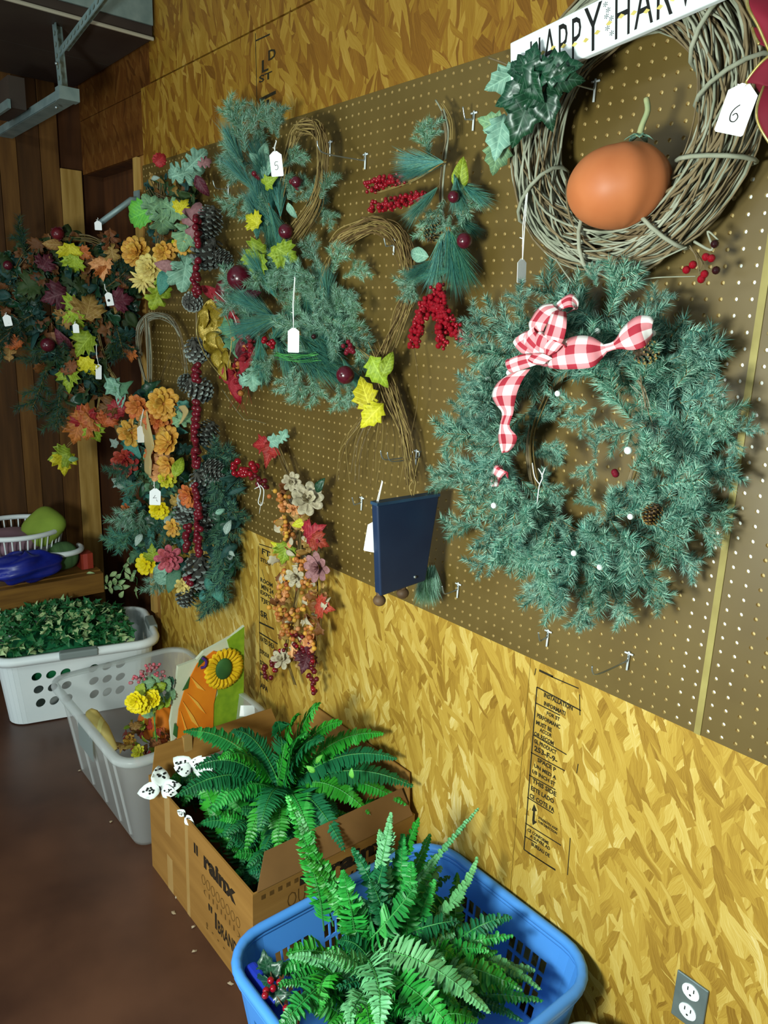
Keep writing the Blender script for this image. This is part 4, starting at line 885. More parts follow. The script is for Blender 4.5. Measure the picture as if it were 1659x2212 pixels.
for px, py, r, m, n in ((630, 1040, 22, 'rose', 8), (665, 1080, 38, 'rose', 9), (690, 1225, 34, 'dusty', 8), (640, 1245, 24, 'rose', 7), (610, 1425, 24, 'rose', 7), (635, 1100, 18, 'peach', 6)): FLOWER(s9, m, px, py, .08, r, n, 3, 'dcent', name='rose', cup=45)
for px, py, s, a, m, k in ((678, 1150, 60, 40, 'redl', 'maple'), (690, 1170, 44, -20, 'redl', 'maple'), (615, 1195, 50, 260, 'yelg', 'maple'), (650, 1130, 40, 200, 'yel', 'ovate'), (700, 1310, 50, -10, 'redl', 'maple'), (600, 1180, 34, 150, 'yel', 'ivy'), (670, 1400, 46, -80, 'marl', 'ovate'), (660, 1430, 50, -95, 'marl', 'maple'), (690, 1050, 40, 60, 'ltree', 'ovate')): L(s9, k, m, px, py, .08, s, a)
for pts, n, sp in (([(595, 1070), (620, 1090)], 20, 14), ([(600, 1125), (625, 1140), (610, 1160)], 24, 14), ([(640, 1200), (660, 1220)], 18, 16), ([(600, 1240), (620, 1260), (605, 1290)], 30, 16), ([(660, 1250), (665, 1290)], 16, 14), ([(590, 1310), (620, 1330), (650, 1320)], 36, 16), ([(610, 1350), (640, 1370)], 20, 14), ([(665, 1350), (672, 1400)], 22, 10)): BEADS(s9, ('oranb', 'oranb', 'peach', 'mum'), pts, .08, 5.2, n, sp)
for pts, n, sp in (([(570, 1460), (590, 1440), (610, 1400)], 30, 10), ([(655, 1380), (670, 1440), (680, 1495)], 34, 9), ([(640, 1370), (650, 1420)], 16, 12)): BEADS(s9, ('redb', 'redb', 'red'), pts, .075, 5.2, n, sp)
FILL(s9, ['ovate', 'ivy'], ['brnl', 'tanl', 'peach', 'rose'], [(610, 1050), (650, 1050), (690, 1200), (710, 1300), (680, 1400), (640, 1450), (590, 1350), (590, 1250), (600, 1120)], .06, 130, 26, 'dried_florets')
kt = thing('string_knot', 'knotted white string hanging on the red berry tip of the spray', 'string', W(560, 1045, .09))
MB().tube(crom([W(556, 1042, .09), W(563, 1060, .095), W(558, 1085, .09), W(566, 1090, .09), W(570, 1060, .095), W(562, 1048, .09)], 5), .0016, 5).tube(crom([W(562, 1050, .09), W(550, 1056, .09)], 3), .0016, 5).tube(crom([W(564, 1085, .09), W(560, 1110, .085)], 3), .0007, 5).obj('string', MT['string'], kt, I4, True)
VINES(s9, [(480, 840), (525, 900), (545, 905), (575, 915)], .03, 1, .003, .0009, 'vine', 'tendril', None)
# ------------------------------------------------------------------ red and gold swag
s5 = thing('red_gold_swag', 'shiny red and gold swag with mesh ribbon leaf and big maroon ball', 'swag', W(500, 580, .01))
BALL(s5, 'redd', 517, 600, .10, 27, 'ball_ornament'); BALL(s5, 'redb', 485, 625, .08, 20, 'ball_ornament')
for px, py, s, a in ((455, 670, 62, 250), (440, 690, 60, 240), (470, 680, 60, 300), (445, 715, 62, 270), (470, 715, 62, 280), (485, 700, 54, 320), (455, 745, 60, 280), (480, 745, 60, 300), (470, 775, 56, 290), (490, 775, 50, 300), (482, 800, 46, 290), (462, 700, 60, 200), (495, 735, 50, 20), (465, 735, 60, 330)): L(s5, 'ovate', 'goldr', px, py, U(.085, .115), s, a, name='mesh_ribbon_loop', jit=40)
for pts in ([(430, 680), (425, 720), (445, 770), (475, 810)], [(455, 660), (490, 690), (500, 740), (490, 800)]): MB().tube(crom([W(x, y, .12) for x, y in pts], 5), .0018, 5).obj('ribbon_wire', MT['gold'], s5, I4, True)
for px, py, s, a, m in ((455, 630, 50, 160, 'glit'), (470, 640, 50, 130, 'glit'), (500, 680, 50, -60, 'glit'), (512, 705, 60, -70, 'glit'), (525, 760, 60, -80, 'marl'), (500, 815, 66, -60, 'glit'), (512, 835, 70, -85, 'glit'), (490, 800, 50, 220, 'glit'), (530, 780, 50, -100, 'glit'), (540, 640, 50, 20, 'marl')): L(s5, 'ovate', m, px, py, .09, s, a, name='glitter_leaf')
for px, py, s, a in ((545, 815, 56, -80), (530, 820, 44, 200), (500, 720, 56, -70), (490, 700, 50, 100), (505, 750, 50, -60)): L(s5, 'oak' if py > 800 else 'ivy', 'mint' if py > 800 else 'pine_g', px, py, .1, s, a)
BEADS(s5, ('glit', 'redb', 'oranb'), [(515, 740), (520, 780), (505, 820), (515, 850)], .09, 6, 44, 14); BEADS(s5, ('redb', 'glit'), [(540, 735), (550, 775)], .085, 6, 16, 8)
MB().tube(crom([W(465, 630, .12), W(490, 655, .125), W(508, 690, .12), W(512, 710, .11)], 5), .0012, 5).tube(crom([W(478, 630, .12), W(490, 652, .125)], 4), .001, 5).tube(crom([W(492, 632, .12), W(492, 652, .125)], 4), .001, 5).obj('white_thread', MT['string'], s5, I4, True)
for i in range(12): VINES(s5, [(510, 780), (515 + U(-10, 20), 830), (520 + U(-25, 30), 880 + U(-10, 20))], .07, 1, .004, .0008, 'redl', 'fringe', None)
# ------------------------------------------------------------------ pinecone and bead garland
s4 = thing('pinecone_garland', 'vertical garland of grey pinecones and red bead strings over dark evergreen', 'garland', W(440, 400, .01))
VINES(s4, [(440, 400), (430, 500), (425, 640), (425, 780), (425, 900), (428, 1050), (430, 1200), (410, 1300)], .05, 3, .004, .0016, 'vine', 'cord', None)
for px, py, ln, a, t in ((452, 478, 70, 250, 0), (448, 545, 80, 230, -20), (425, 757, 62, 260, -50), (430, 840, 66, 300, -40), (448, 935, 60, 240, 0), (435, 1040, 60, 280, -50), (412, 1080, 64, 200, -50), (460, 1015, 56, 330, 0), (400, 1105, 60, 250, -20), (445, 1120, 62, 80, -40), (432, 1232, 84, 265, -20), (405, 1285, 56, 250, 0), (408, 830, 50, 150, 0), (480, 560, 50, 320, 0)):
    CONE(s4, px, py, .085, ln, a, 'grey', tilt=t)
CONE(s4, 415, 652, .09, 50, 90, 'grey', tilt=-88)
for pts, n in (([(427, 465), (426, 500), (424, 530)], 14), ([(424, 560), (426, 630)], 10), ([(425, 785), (424, 820)], 10), ([(424, 870), (423, 930)], 22), ([(422, 940), (425, 1010)], 24), ([(420, 1050), (430, 1110)], 22), ([(428, 1090), (430, 1140)], 14), ([(405, 1130), (405, 1190)], 14), ([(426, 1150), (432, 1200)], 16), ([(405, 1240), (408, 1265)], 8), ([(420, 590), (420, 640)], 8)):
    BEADS(s4, ('bead', 'bead', 'redb'), pts, .135, 7, n, 5, 'bead')
for px, py, ln, a in ((450, 970, 90, -60), (460, 1010, 90, -80), (470, 1060, 90, -50), (480, 1090, 80, -100), (470, 1130, 90, -60), (490, 1150, 80, -90), (470, 1180, 90, -80), (460, 1210, 90, -60), (480, 1230, 80, -90), (450, 1240, 80, -70), (470, 1000, 80, 30), (480, 1050, 70, 10), (490, 1110, 60, 20), (490, 1200, 60, 10), (440, 1270, 60, -60), (500, 1100, 70, -80), (455, 1090, 80, -110)):
    SP(s4, 'fir', PD, px, py, U(.03, .07), ln * 1.15, a, name='evergreen_sprig')
for px, py, s, a, m in ((492, 1140, 34, 80, 'greyl'), (475, 1105, 24, 30, 'mint'), (500, 1195, 18, -30, 'greyl'), (440, 1290, 40, -60, 'pine_t'), (470, 1280, 50, -60, 'pine_t'), (455, 1265, 50, -40, 'pine_t')): L(s4, 'ovate', m, px, py, .09, s, a)
FILL(s4, ['long', 'ovate'], ['pine_d', 'pine_d', 'ltree'], [(430, 960), (490, 980), (515, 1080), (510, 1220), (480, 1300), (430, 1290), (440, 1150)], .04, 150, 40, 'dark_foliage')
# ------------------------------------------------------------------ upper oak leaf bunch
s3 = thing('oak_leaf_swag', 'bunch of sage oak leaves and golden mums hung at the wall corner', 'swag', W(370, 350, .01))
VINES(s3, [(350, 400), (352, 460), (350, 520), (355, 560)], .06, 24, .022, .0022, 'twig')
VINES(s3, [(330, 400), (350, 430), (400, 450), (410, 480)], .05, 16, .025, .0014, 'twig')
FILL(s3, ['ovate', 'long', 'ivy'], ['brnl', 'oliv', 'tanl', 'pine_d'], [(325, 370), (440, 370), (440, 470), (400, 520), (340, 560), (320, 480)], .04, 110, 30, 'dried_foliage')
for k, m, px, py, s, a in (('oak', 'mint', 405, 372, 80, 20), ('oak', 'mint', 420, 350, 66, 40), ('oak', 'mint', 385, 372, 60, 190), ('oak', 'dusty', 440, 352, 34, 20), ('round', 'lime', 303, 463, 62, 200), ('oak', 'sage', 350, 470, 80, 265), ('oak', 'sage', 370, 450, 70, 330), ('oak', 'sage', 345, 455, 60, 100), ('oak', 'sage', 405, 500, 80, 250), ('oak', 'dusty', 420, 480, 80, 80), ('oak', 'mint', 400, 580, 90, 265), ('oak', 'mint', 385, 590, 60, 230), ('oak', 'yel', 395, 520, 60, 240), ('maple', 'yel', 395, 445, 40, 60), ('ovate', 'pine_t', 355, 605, 60, 250), ('oak', 'yelg', 340, 635, 66, 250), ('oak', 'yelg', 350, 620, 50, 300), ('ovate', 'marl', 435, 400, 50, -60), ('round', 'redl', 345, 345, 30, 40), ('ovate', 'greyl', 335, 385, 20, 10), ('oak', 'sage', 330, 450, 60, 120), ('ovate', 'dusty', 360, 575, 50, 170)):
    L(s3, k, m, px, py, .105, s, a, face=.75)
FLOWER(s3, 'mum', 297, 545, .11, 32, 13, 3, 'mum', name='mum'); FLOWER(s3, 'mumc', 325, 580, .12, 30, 11, 3, 'mumc', name='mum'); FLOWER(s3, 'mum', 355, 545, .10, 24, 10, 2, 'mum', name='mum'); FLOWER(s3, 'mumc', 310, 605, .11, 30, 12, 2, 'mumc', name='mum', kind='long'); FLOWER(s3, 'mum', 395, 530, .11, 20, 9, 2, 'mum', name='mum')
# ------------------------------------------------------------------ autumn flower swag with beige ribbon
s2 = thing('autumn_flower_swag', 'autumn swag of orange zinnias, teal greens and beige ribbon below a twig loop', 'swag', W(350, 685, .01))
VINES(s2, [(320, 830), (305, 770), (305, 715), (330, 685), (370, 690), (395, 730), (405, 800)], .05, 22, .014, .0018, 'vine')
VINES(s2, [(320, 690), (325, 780), (325, 850)], .05, 20, .014, .002, 'vine')
VINES(s2, [(350, 820), (370, 770), (400, 790)], .05, 3, .01, .0014, 'gold_t', 'tendril', None)
FILL(s2, ['ovate', 'ivy', 'oak'], ['pine_t', 'pine_d', 'pine_g', 'ltree', 'oliv'], [(290, 840), (350, 830), (400, 880), (400, 1000), (395, 1090), (410, 1200), (390, 1270), (340, 1230), (290, 1200), (270, 1120), (265, 1000), (280, 930)], .05, 260, 34)
for px, py, ln, a in ((300, 1080, 80, 230), (310, 1100, 80, 250), (300, 1140, 80, 220), (330, 1160, 80, 260), (350, 1180, 80, 280), (310, 1040, 70, 200), (330, 1100, 80, 300), (300, 1000, 70, 200), (350, 1220, 70, 250), (300, 1160, 70, 180)): SP(s2, 'fir', PG if a % 4 else PT, px, py, U(.06, .09), ln, a, name='evergreen_sprig')
for m, px, py, r, n, l in (('mum', 354, 872, 36, 12, 2), ('mumo', 345, 905, 34, 11, 3), ('mumo', 300, 880, 28, 10, 2), ('mum', 285, 935, 30, 9, 2), ('mum', 365, 955, 34, 11, 2), ('peach', 352, 1010, 34, 9, 2), ('mum', 365, 1005, 26, 9, 2), ('redl', 272, 995, 30, 9, 3), ('yel', 362, 1035, 20, 10, 2), ('daisy', 345, 1100, 22, 11, 2), ('mum', 375, 1140, 20, 8, 2), ('pink', 365, 1205, 30, 8, 3), ('daisy', 318, 1218, 24, 11, 2), ('mumo', 410, 1070, 26, 10, 2), ('oran', 275, 1100, 14, 7, 2), ('mumo', 330, 985, 20, 8, 2), ('mumc', 395, 1265, 18, 8, 2)):
    FLOWER(s2, m, px, py, .105, r, n, l, 'mumo' if m in ('mum', 'mumo') else 'dcent', name='zinnia' if m in ('mum', 'mumo') else 'flower')
for k, m, px, py, s, a in (('ivy', 'greyl', 252, 1040, 34, 160), ('ivy', 'greyl', 272, 1042, 34, 20), ('ovate', 'greyl', 272, 1128, 40, 215), ('ovate', 'greyl', 362, 1122, 24, 60), ('ovate', 'greyl', 300, 1165, 30, 250), ('ivy', 'greyl', 245, 955, 26, 150), ('ovate', 'yelg', 385, 1010, 50, 80), ('ovate', 'pine_t', 280, 920, 50, 200), ('ivy', 'pine_t', 290, 965, 60, 300), ('ovate', 'sage', 320, 985, 40, 80), ('ovate', 'mint', 345, 1235, 60, 200), ('ovate', 'pine_g', 375, 1250, 60, 260), ('ivy', 'redl', 258, 1000, 40, 190), ('ovate', 'peach', 275, 1020, 30, 260), ('maple', 'oran', 300, 870, 44, 140), ('oak', 'sage', 395, 905, 60, 30), ('ovate', 'mint', 350, 1250, 50, 170), ('maple', 'yelg', 330, 1195, 40, 100), ('oak', 'tanl', 385, 1080, 44, 200)): L(s2, k, m, px, py, .1, s, a)
ribbon(s2, [((318, 888, .15), (300, 905, .14)), ((322, 910, .15), (298, 935, .14)), ((330, 945, .15), (310, 940, .14)), ((333, 965, .15), (312, 960, .14)), ((326, 985, .15), (318, 975, .14)), ((328, 1000, .15), (312, 995, .14)), ((326, 1030, .15), (312, 1015, .14))], 'beige', 'ribbon_tail')
ribbon(s2, [((385, 880, .12), (400, 875, .12)), ((395, 895, .12), (407, 890, .12)), ((385, 920, .12), (392, 915, .12))], 'beige', 'ribbon_tail')
ribbon(s2, [((245, 920, .12), (262, 905, .12)), ((258, 945, .12), (275, 925, .12)), ((275, 935, .12), (300, 920, .12))], 'beige', 'ribbon_loop')
TAG('white price tag with a pen mark below the beige ribbon', 335, 1073, 24, 36, 90, (333, 1040), .155, '4')
TAG('narrow white price tag behind the top of the beige ribbon', 304, 938, 16, 36, 92, (310, 885), .16, None, 45)
# ------------------------------------------------------------------ leaf garland in front of the open bay
def posb(px, py, off): return PX(px, py, -3.27 + .30 * px / 290.0 + off)
s1 = thing('maple_leaf_garland', 'big dark maple leaf garland hanging in front of the open stud bay', 'garland', posb(205, 500, 0))
VINES(s1, [(20, 640), (60, 560), (140, 520), (220, 530), (270, 600), (260, 720), (200, 800), (140, 830)], 0.0, 14, .02, .002, 'twig', pos=posb)
VINES(s1, [(215, 720), (240, 800), (290, 870), (320, 900)], 0.02, 10, .014, .002, 'gold_t', pos=posb)
POLY1 = [(0, 545), (60, 535), (130, 505), (200, 500), (290, 520), (292, 640), (285, 720), (250, 780), (215, 850), (160, 870), (100, 830), (85, 760), (60, 700), (0, 760)]
FILL(s1, ['maple', 'oak', 'ovate'], ['oliv', 'oliv', 'pine_d', 'ltree', 'brnl'], POLY1, 0.0, 420, 40, 'dark_foliage', posb)
for px, py, ln, a in ((40, 600, 80, 160), (30, 650, 80, 190), (70, 680, 80, 220), (100, 800, 80, 260), (130, 850, 70, 270), (60, 560, 70, 120), (150, 700, 80, 240), (110, 740, 80, 220), (200, 760, 80, 250), (20, 720, 70, 230), (120, 620, 80, 200), (250, 700, 70, 300), (230, 620, 70, 30), (140, 830, 70, 250)): SP(s1, 'fir', PDD, px, py, .02, ln * 1.2, a, posb, 'evergreen_sprig')
for k, m, px, py, s, a in (('maple', 'yel', 152, 550, 50, 270), ('maple', 'yelg', 160, 573, 48, 260), ('ovate', 'tanl', 117, 528, 44, 180), ('maple', 'oran', 185, 548, 36, 330), ('maple', 'peach', 222, 578, 52, 265), ('maple', 'oran', 222, 590, 36, 268), ('oak', 'brnl', 240, 520, 60, 270), ('oak', 'tanl', 242, 545, 50, 280), ('maple', 'yelg', 150, 668, 60, 190), ('maple', 'tanl', 192, 660, 70, 80), ('maple', 'yelg', 165, 690, 50, 300), ('maple', 'tanl', 135, 690, 44, 210), ('maple', 'marl', 265, 648, 50, 10), ('ovate', 'tanl', 252, 665, 26, 260), ('ovate', 'marl', 138, 737, 56, 125), ('maple', 'yelg', 180, 745, 64, 230), ('maple', 'yel', 192, 795, 56, 285), ('maple', 'yelg', 150, 820, 56, 260), ('maple', 'brnl', 150, 790, 40, 120), ('maple', 'oran', 282, 765, 40, 260), ('oak', 'brnl', 268, 605, 50, 80), ('maple', 'marl', 100, 565, 44, 60), ('round', 'marl', 125, 505, 30, 60), ('maple', 'marl', 118, 640, 60, 200), ('oak', 'tanl', 20, 760, 50, 90), ('maple', 'oran', 30, 735, 40, 120), ('maple', 'oliv', 60, 620, 60, 200), ('ivy', 'mint', 250, 845, 50, 300), ('ivy', 'mint', 240, 825, 44, 130), ('ovate', 'mint', 262, 860, 44, 260), ('ivy', 'pine_g', 270, 835, 40, 40), ('maple', 'brnl', 230, 880, 50, 200),
        ('maple', 'oran', 175, 920, 66, 225), ('maple', 'oran', 200, 900, 60, 30), ('maple', 'redl', 180, 895, 56, 110), ('maple', 'oran', 165, 935, 54, 250), ('maple', 'yelg', 205, 935, 46, 290), ('maple', 'oran', 215, 915, 40, 350), ('maple', 'yelg', 130, 985, 50, 200), ('maple', 'yel', 138, 1000, 52, 275), ('ovate', 'sage', 158, 992, 22, 10), ('maple', 'redl', 250, 880, 50, 150), ('maple', 'oran', 235, 900, 44, 60)):
    L(s1, k, m, px, py, .035, s, a, posb, face=.8)
BALL(s1, 'redd', 103, 745, .05, 15, 'ball_ornament', posb); BALL(s1, 'redd', 17, 573, .04, 10, 'ball_ornament', posb); BALL(s1, 'redb', 125, 505, .04, 13, 'ball_ornament', posb)
VINES(s1, [(215, 860), (200, 920), (150, 960), (140, 980)], .02, 3, .006, .0014, 'gold_t', 'stem', None, posb)
TAG('small white price tag at the top of the maple leaf garland, below the metal rod', 212, 487, 15, 19, 90, (212, 472), .02, None, 0, pos=posb)
TAG('white price tag with a punched hole on the right of the maple leaf garland', 236, 646, 15, 28, 100, (226, 615), .06, None, 10, pos=posb, hole=True)
TAG('pale price tag at the far left edge of the maple leaf garland', 16, 692, 17, 24, 100, (14, 676), .05, None, 0, pos=posb)
TAG('small grey-white price tag in the middle of the maple leaf garland', 164, 709, 13, 20, 92, (163, 695), .06, None, 0, pos=posb)
TAG('slim white price tag on a long string low on the maple leaf garland', 213, 803, 12, 32, 88, (208, 745), .06, None, 20, pos=posb)
rod = thing('garland_rod', 'dark metal rod reaching out from the corner post over the leaf garland', 'rod', V((-3.03, -.01, 1.985)))
e_ = posb(216, 482, -.02)
MB().tube([V((-3.035, .012, 1.99)), V((-3.03, -.03, 1.985)), e_], .011, 8).obj('bar', MT['galv'], rod, I4, True)
MB().box((-3.06, -.009, 1.965), (-3.01, -.004, 2.02)).obj('mounting_plate', MT['galv'], rod)
# ------------------------------------------------------------------ overhead door track
tr = thing('door_track', 'galvanised overhead door track with perforated hanger angles', 'track', V((-2.85, -.30, 2.25)))
ax0, ax1 = W(150, 215, .30), W(-120, 385, .30)
def channel(a, b, w, h, t):
    mb = MB(); d = (b - a).normalized(); s = V((0, 1, 0)); u = d.cross(s).normalized()
    if u.z < 0: u = -u
    for q0, q1, r0, r1 in ((-w/2, w/2, -t/2, t/2), (-w/2, -w/2 + t, 0, h), (w/2 - t, w/2, 0, h)):
        vs = [a + s * q0 + u * r0, a + s * q1 + u * r0, a + s * q1 + u * r1, a + s * q0 + u * r1, b + s * q0 + u * r0, b + s * q1 + u * r0, b + s * q1 + u * r1, b + s * q0 + u * r1]
        mb.add(vs, [(0, 1, 2, 3), (7, 6, 5, 4), (0, 4, 5, 1), (1, 5, 6, 2), (2, 6, 7, 3), (3, 7, 4, 0)])
    return mb
channel(ax0, V((ax1.x, ax0.y, ax0.z)), .055, .03, .003).obj('rail', MT['galv'], tr)
def perf(a, b, name):
    d = (b - a); n = int(d.length / .032); d.normalize(); s = V((1, 0, 0)); s = (s - d * s.dot(d)).normalized(); nn = d.cross(s)
    if nn.y > 0: nn = -nn
    w = .034; mb = MB(); cell = d_len = (b - a).length / n
    cs_ = [(math.cos(math.pi / 4 * k), math.sin(math.pi / 4 * k)) for k in range(8)]; sq = [(.5, 0), (.5, .5), (0, .5), (-.5, .5), (-.5, 0), (-.5, -.5), (0, -.5), (.5, -.5)]
    for i in range(n):
        c = a + d * ((i + .5) * cell)
        vs = [c + s * (x * w) + d * (y * cell) for x, y in sq] + [c + s * (x * .0095) + d * (y * .0095) for x, y in cs_]
        fs = [(k, 8 + k, 8 + (k + 1) % 8, (k + 1) % 8) for k in range(8)]; mb.add(vs, fs)
    o = mb.obj(name, MT['galv'], tr); solidify(o, .003)
    q_ = s * (-w / 2); g_ = V((0, .03, 0)); u_ = s * .003
    MB().add([a + q_, b + q_, b + q_ + g_, a + q_ + g_, a + q_ + u_, b + q_ + u_, b + q_ + u_ + g_, a + q_ + u_ + g_], [(0, 1, 2, 3), (7, 6, 5, 4), (0, 4, 5, 1), (2, 6, 7, 3), (1, 5, 6, 2), (0, 3, 7, 4)]).obj('angle_flange', MT['galv'], tr)
perf(W(132, 205, .31), W(108, -40, .31), 'hanger_angle'); perf(W(128, 115, .315), W(245, -40, .30), 'brace_angle')
MB().box((ax0.x - .03, -.335, ax0.z - .005), (ax0.x + .012, -.27, ax0.z + .035)).obj('end_bracket', MT['galv'], tr)
for px, py in ((122, 137), (122, 232), (18, 245), (38, 248)): MB().sphere(tuple(W(px, py, .325)), .006, 8, 6).obj('bolt', MT['wire'], tr, I4, True)
hb = W(30, 228, .36)
MB().box((hb.x - .14, -.40, hb.z - .03), (hb.x + .10, -.345, hb.z + .075)).obj('roller_bracket', MT['door'], tr)
MB().box((hb.x - .12, -.41, hb.z - .035), (hb.x + .11, -.40, hb.z - .005)).obj('roller_plate', MT['galv'], tr)
# ------------------------------------------------------------------ containers
def rrect(x0, x1, y0, y1, r, k=6):
    o = []
    for cx, cy, a0 in ((x1 - r, y1 - r, 0), (x0 + r, y1 - r, 90), (x0 + r, y0 + r, 180), (x1 - r, y0 + r, 270)):
        for i in range(k + 1):
            a = math.radians(a0 + 90 * i / k); o.append((cx + r * math.cos(a), cy + r * math.sin(a)))
    return o
def loft(mb, loops, mi=0, cap=False):
    n = len(loops[0]); b = len(mb.v)
    for l in loops: mb.v.extend([tuple(p) for p in l])
    for i in range(len(loops) - 1):
        for j in range(n): mb.f.append((b + i*n + j, b + i*n + (j+1) % n, b + (i+1)*n + (j+1) % n, b + (i+1)*n + j)); mb.m.append(mi)
    if cap: mb.f.append(tuple(b + j for j in range(n))[::-1]); mb.m.append(mi)
    return mb
def basket_walls(x0, x1, y0, y1, h, taper, r, z0, spec, M):
    """spec(side, s0..s1) gives hole cells. sides: flat patches between rounded corners"""
    mb = MB(); k = 6
    T = rrect(x0, x1, y0, y1, r, k); B = rrect(x0 + taper, x1 - taper, y0 + taper, y1 - taper, r * .9, k); n = len(T)
    def pt(j, t): return V((B[j % n][0] + (T[j % n][0] - B[j % n][0]) * t, B[j % n][1] + (T[j % n][1] - B[j % n][1]) * t, z0 + h * t))
    for q in range(4):                       # corners
        for i in range(k):
            j = q * (k + 1) + i; N_ = 6
            for s in range(N_):
                a, b = s / N_, (s + 1) / N_; mb.add([pt(j, a), pt(j + 1, a), pt(j + 1, b), pt(j, b)], [(0, 1, 2, 3)])
        j = q * (k + 1) + k
        def P2(s, t): return pt(j, t).lerp(pt(j + 1, t), s)
        spec(mb, q, P2, (pt(j, 1) - pt(j + 1, 1)).length)
    mb.f.append(tuple(range(len(mb.v), len(mb.v) + n))[::-1]); mb.m.append(0); mb.v.extend([tuple((x, y, z0)) for x, y in B])
    if M is not None: mb.v = [tuple(M @ V(p)) for p in mb.v]
    return mb, [M @ V((x, y, z0 + h)) if M is not None else V((x, y, z0 + h)) for x, y in T]
def cells(mb, P2, ss, ts, hole, oval=False):
    for i in range(len(ss) - 1):
        for j in range(len(ts) - 1):
            s0, s1, t0, t1 = ss[i], ss[i+1], ts[j], ts[j+1]
            if hole(i, j):
                if oval:
                    N_ = 16; out = []; inn = []
                    for q in range(N_):
                        a = 2 * math.pi * q / N_; c, s_ = math.cos(a), math.sin(a); m_ = max(abs(c), abs(s_))
                        out.append(((s0 + s1) / 2 + c / m_ * (s1 - s0) / 2, (t0 + t1) / 2 + s_ / m_ * (t1 - t0) / 2))
                        u_, v_ = c * .36, s_ * .30; u_, v_ = u_ - .10 * v_ * 0 , v_ + .35 * u_ * .6
                        inn.append(((s0 + s1) / 2 + u_ * (s1 - s0), (t0 + t1) / 2 + v_ * (t1 - t0)))
                    vs = [P2(*p) for p in out] + [P2(*p) for p in inn]; mb.add(vs, [(q, (q + 1) % N_, N_ + (q + 1) % N_, N_ + q) for q in range(N_)])
                continue
            mb.add([P2(s0, t0), P2(s1, t0), P2(s1, t1), P2(s0, t1)], [(0, 1, 2, 3)])
def rimtube(loop, r, sq=1.0):
    return MB().tube(loop, r, 8, 0, True)
# blue basket
bb = thing('laundry_basket', 'blue plastic laundry basket in front, overflowing with ferns', 'laundry basket', (-.97, -.33, 0))
def spec_blue(mb, q, P2, ln):
    groups = 3 if ln > .4 else 2; ss = [0]; flag = []; gw_ = 1.0 / groups; m = 5
    for g in range(groups):
        a = g * gw_ + gw_ * .14; b = (g + 1) * gw_ - gw_ * .14; ss.append(a); flag.append(0); w = (b - a) / m
        for i in range(m):
            ss.append(a + w * i + w * .78); flag.append(1)
            if i < m - 1: ss.append(a + w * (i + 1)); flag.append(0)
    ss.append(1); flag.append(0)
    ts = [0, .12]; tf = [0]
    for k in range(4): ts.append(.12 + .155 * k + .125); tf.append(1); ts.append(.12 + .155 * (k + 1)); tf.append(0)
    ts.append(1); tf.append(0)
    cells(mb, P2, ss, ts, lambda i, j: flag[i] and tf[j])
mb, loop = basket_walls(-1.235, -.705, -.63, -.02, .262, .035, .10, .006, spec_blue, None)
o = mb.obj('basket_wall', MT['blue'], bb); solidify(o, .004)
MB().tube(loop, .0115, 10, 0, True).obj('rim', MT['blue'], bb, I4, True)
MB().tube([V((x, y, z - .014)) for x, y, z in loop], .008, 8, 0, True).obj('under_rim', MT['blue'], bb, I4, True)
hx = [V((-1.14, -.655, .266)), V((-1.12, -.662, .262)), V((-1.04, -.664, .258)), V((-1.0, -.66, .262))]
bevel(MB().box((-1.175, -.608, .195), (-1.055, -.578, .264)).obj('handle', MT['blue_d'], bb), .01, 3)
# clear tub
tb = thing('storage_tub', 'clear plastic storage tub holding autumn decorations beside the wall', 'tub', (-2.25, -.33, 0))
mb = MB(); lo = []
for t, ins, r in ((0.0, .05, .04), (.012, .045, .05), (.30, .005, .055), (.335, 0.0, .055)):
    lo.append([(x, y, t + .003) for x, y in rrect(-2.565 + ins, -1.925 - ins, -.565 + ins, -.105 - ins, r)])
loft(mb, lo, 0, True); o = mb.obj('tub_wall', MT['tub'], tb, I4, True)
mb = MB(); lo = []
for z, g in ((.338, -.002), (.338, .018), (.326, .021), (.318, .018)): lo.append([(x, y, z) for x, y in rrect(-2.565 - g, -1.925 + g, -.565 - g, -.105 + g, .055 + g)])
loft(mb, lo); o = mb.obj('rim', MT['tub'], tb, I4, True); solidify(o, .003)
for x in (-2.45, -2.34, -2.22, -2.10, -2.02):
    MB().add([(x - .006, -.566 + .047, .03), (x + .006, -.566 + .047, .03), (x + .006, -.568 + .006, .30), (x - .006, -.568 + .006, .30), (x, -.572 + .047, .03), (x, -.574 + .006, .30)], [(0, 4, 5, 3), (4, 1, 2, 5)]).obj('side_rib', MT['tub'], tb)
MB().box((-2.33, -.5635, .20), (-2.20, -.5615, .29)).obj('product_label', MT['greyp'], tb, Matrix.Translation((0, .0, 0)))
stk = thing('paper_sticker', 'small white paper tag stuck on the rim of the clear tub', 'sticker', (-2.06, -.10, .35))
p0 = W(535, 1535, .10); k = mpp(p0); MB().add([(-17*k, -13*k, 0), (17*k, -11*k, 0), (14*k, 12*k, .004), (-16*k, 10*k, .002), (-17*k, -13*k, -.0006), (17*k, -11*k, -.0006), (14*k, 12*k, .0034), (-16*k, 10*k, .0014)], [(0, 1, 2, 3), (7, 6, 5, 4), (0, 4, 5, 1), (1, 5, 6, 2), (2, 6, 7, 3), (3, 7, 4, 0)]).obj('paper', MT['card'], stk, frm(p0, 90, .8))
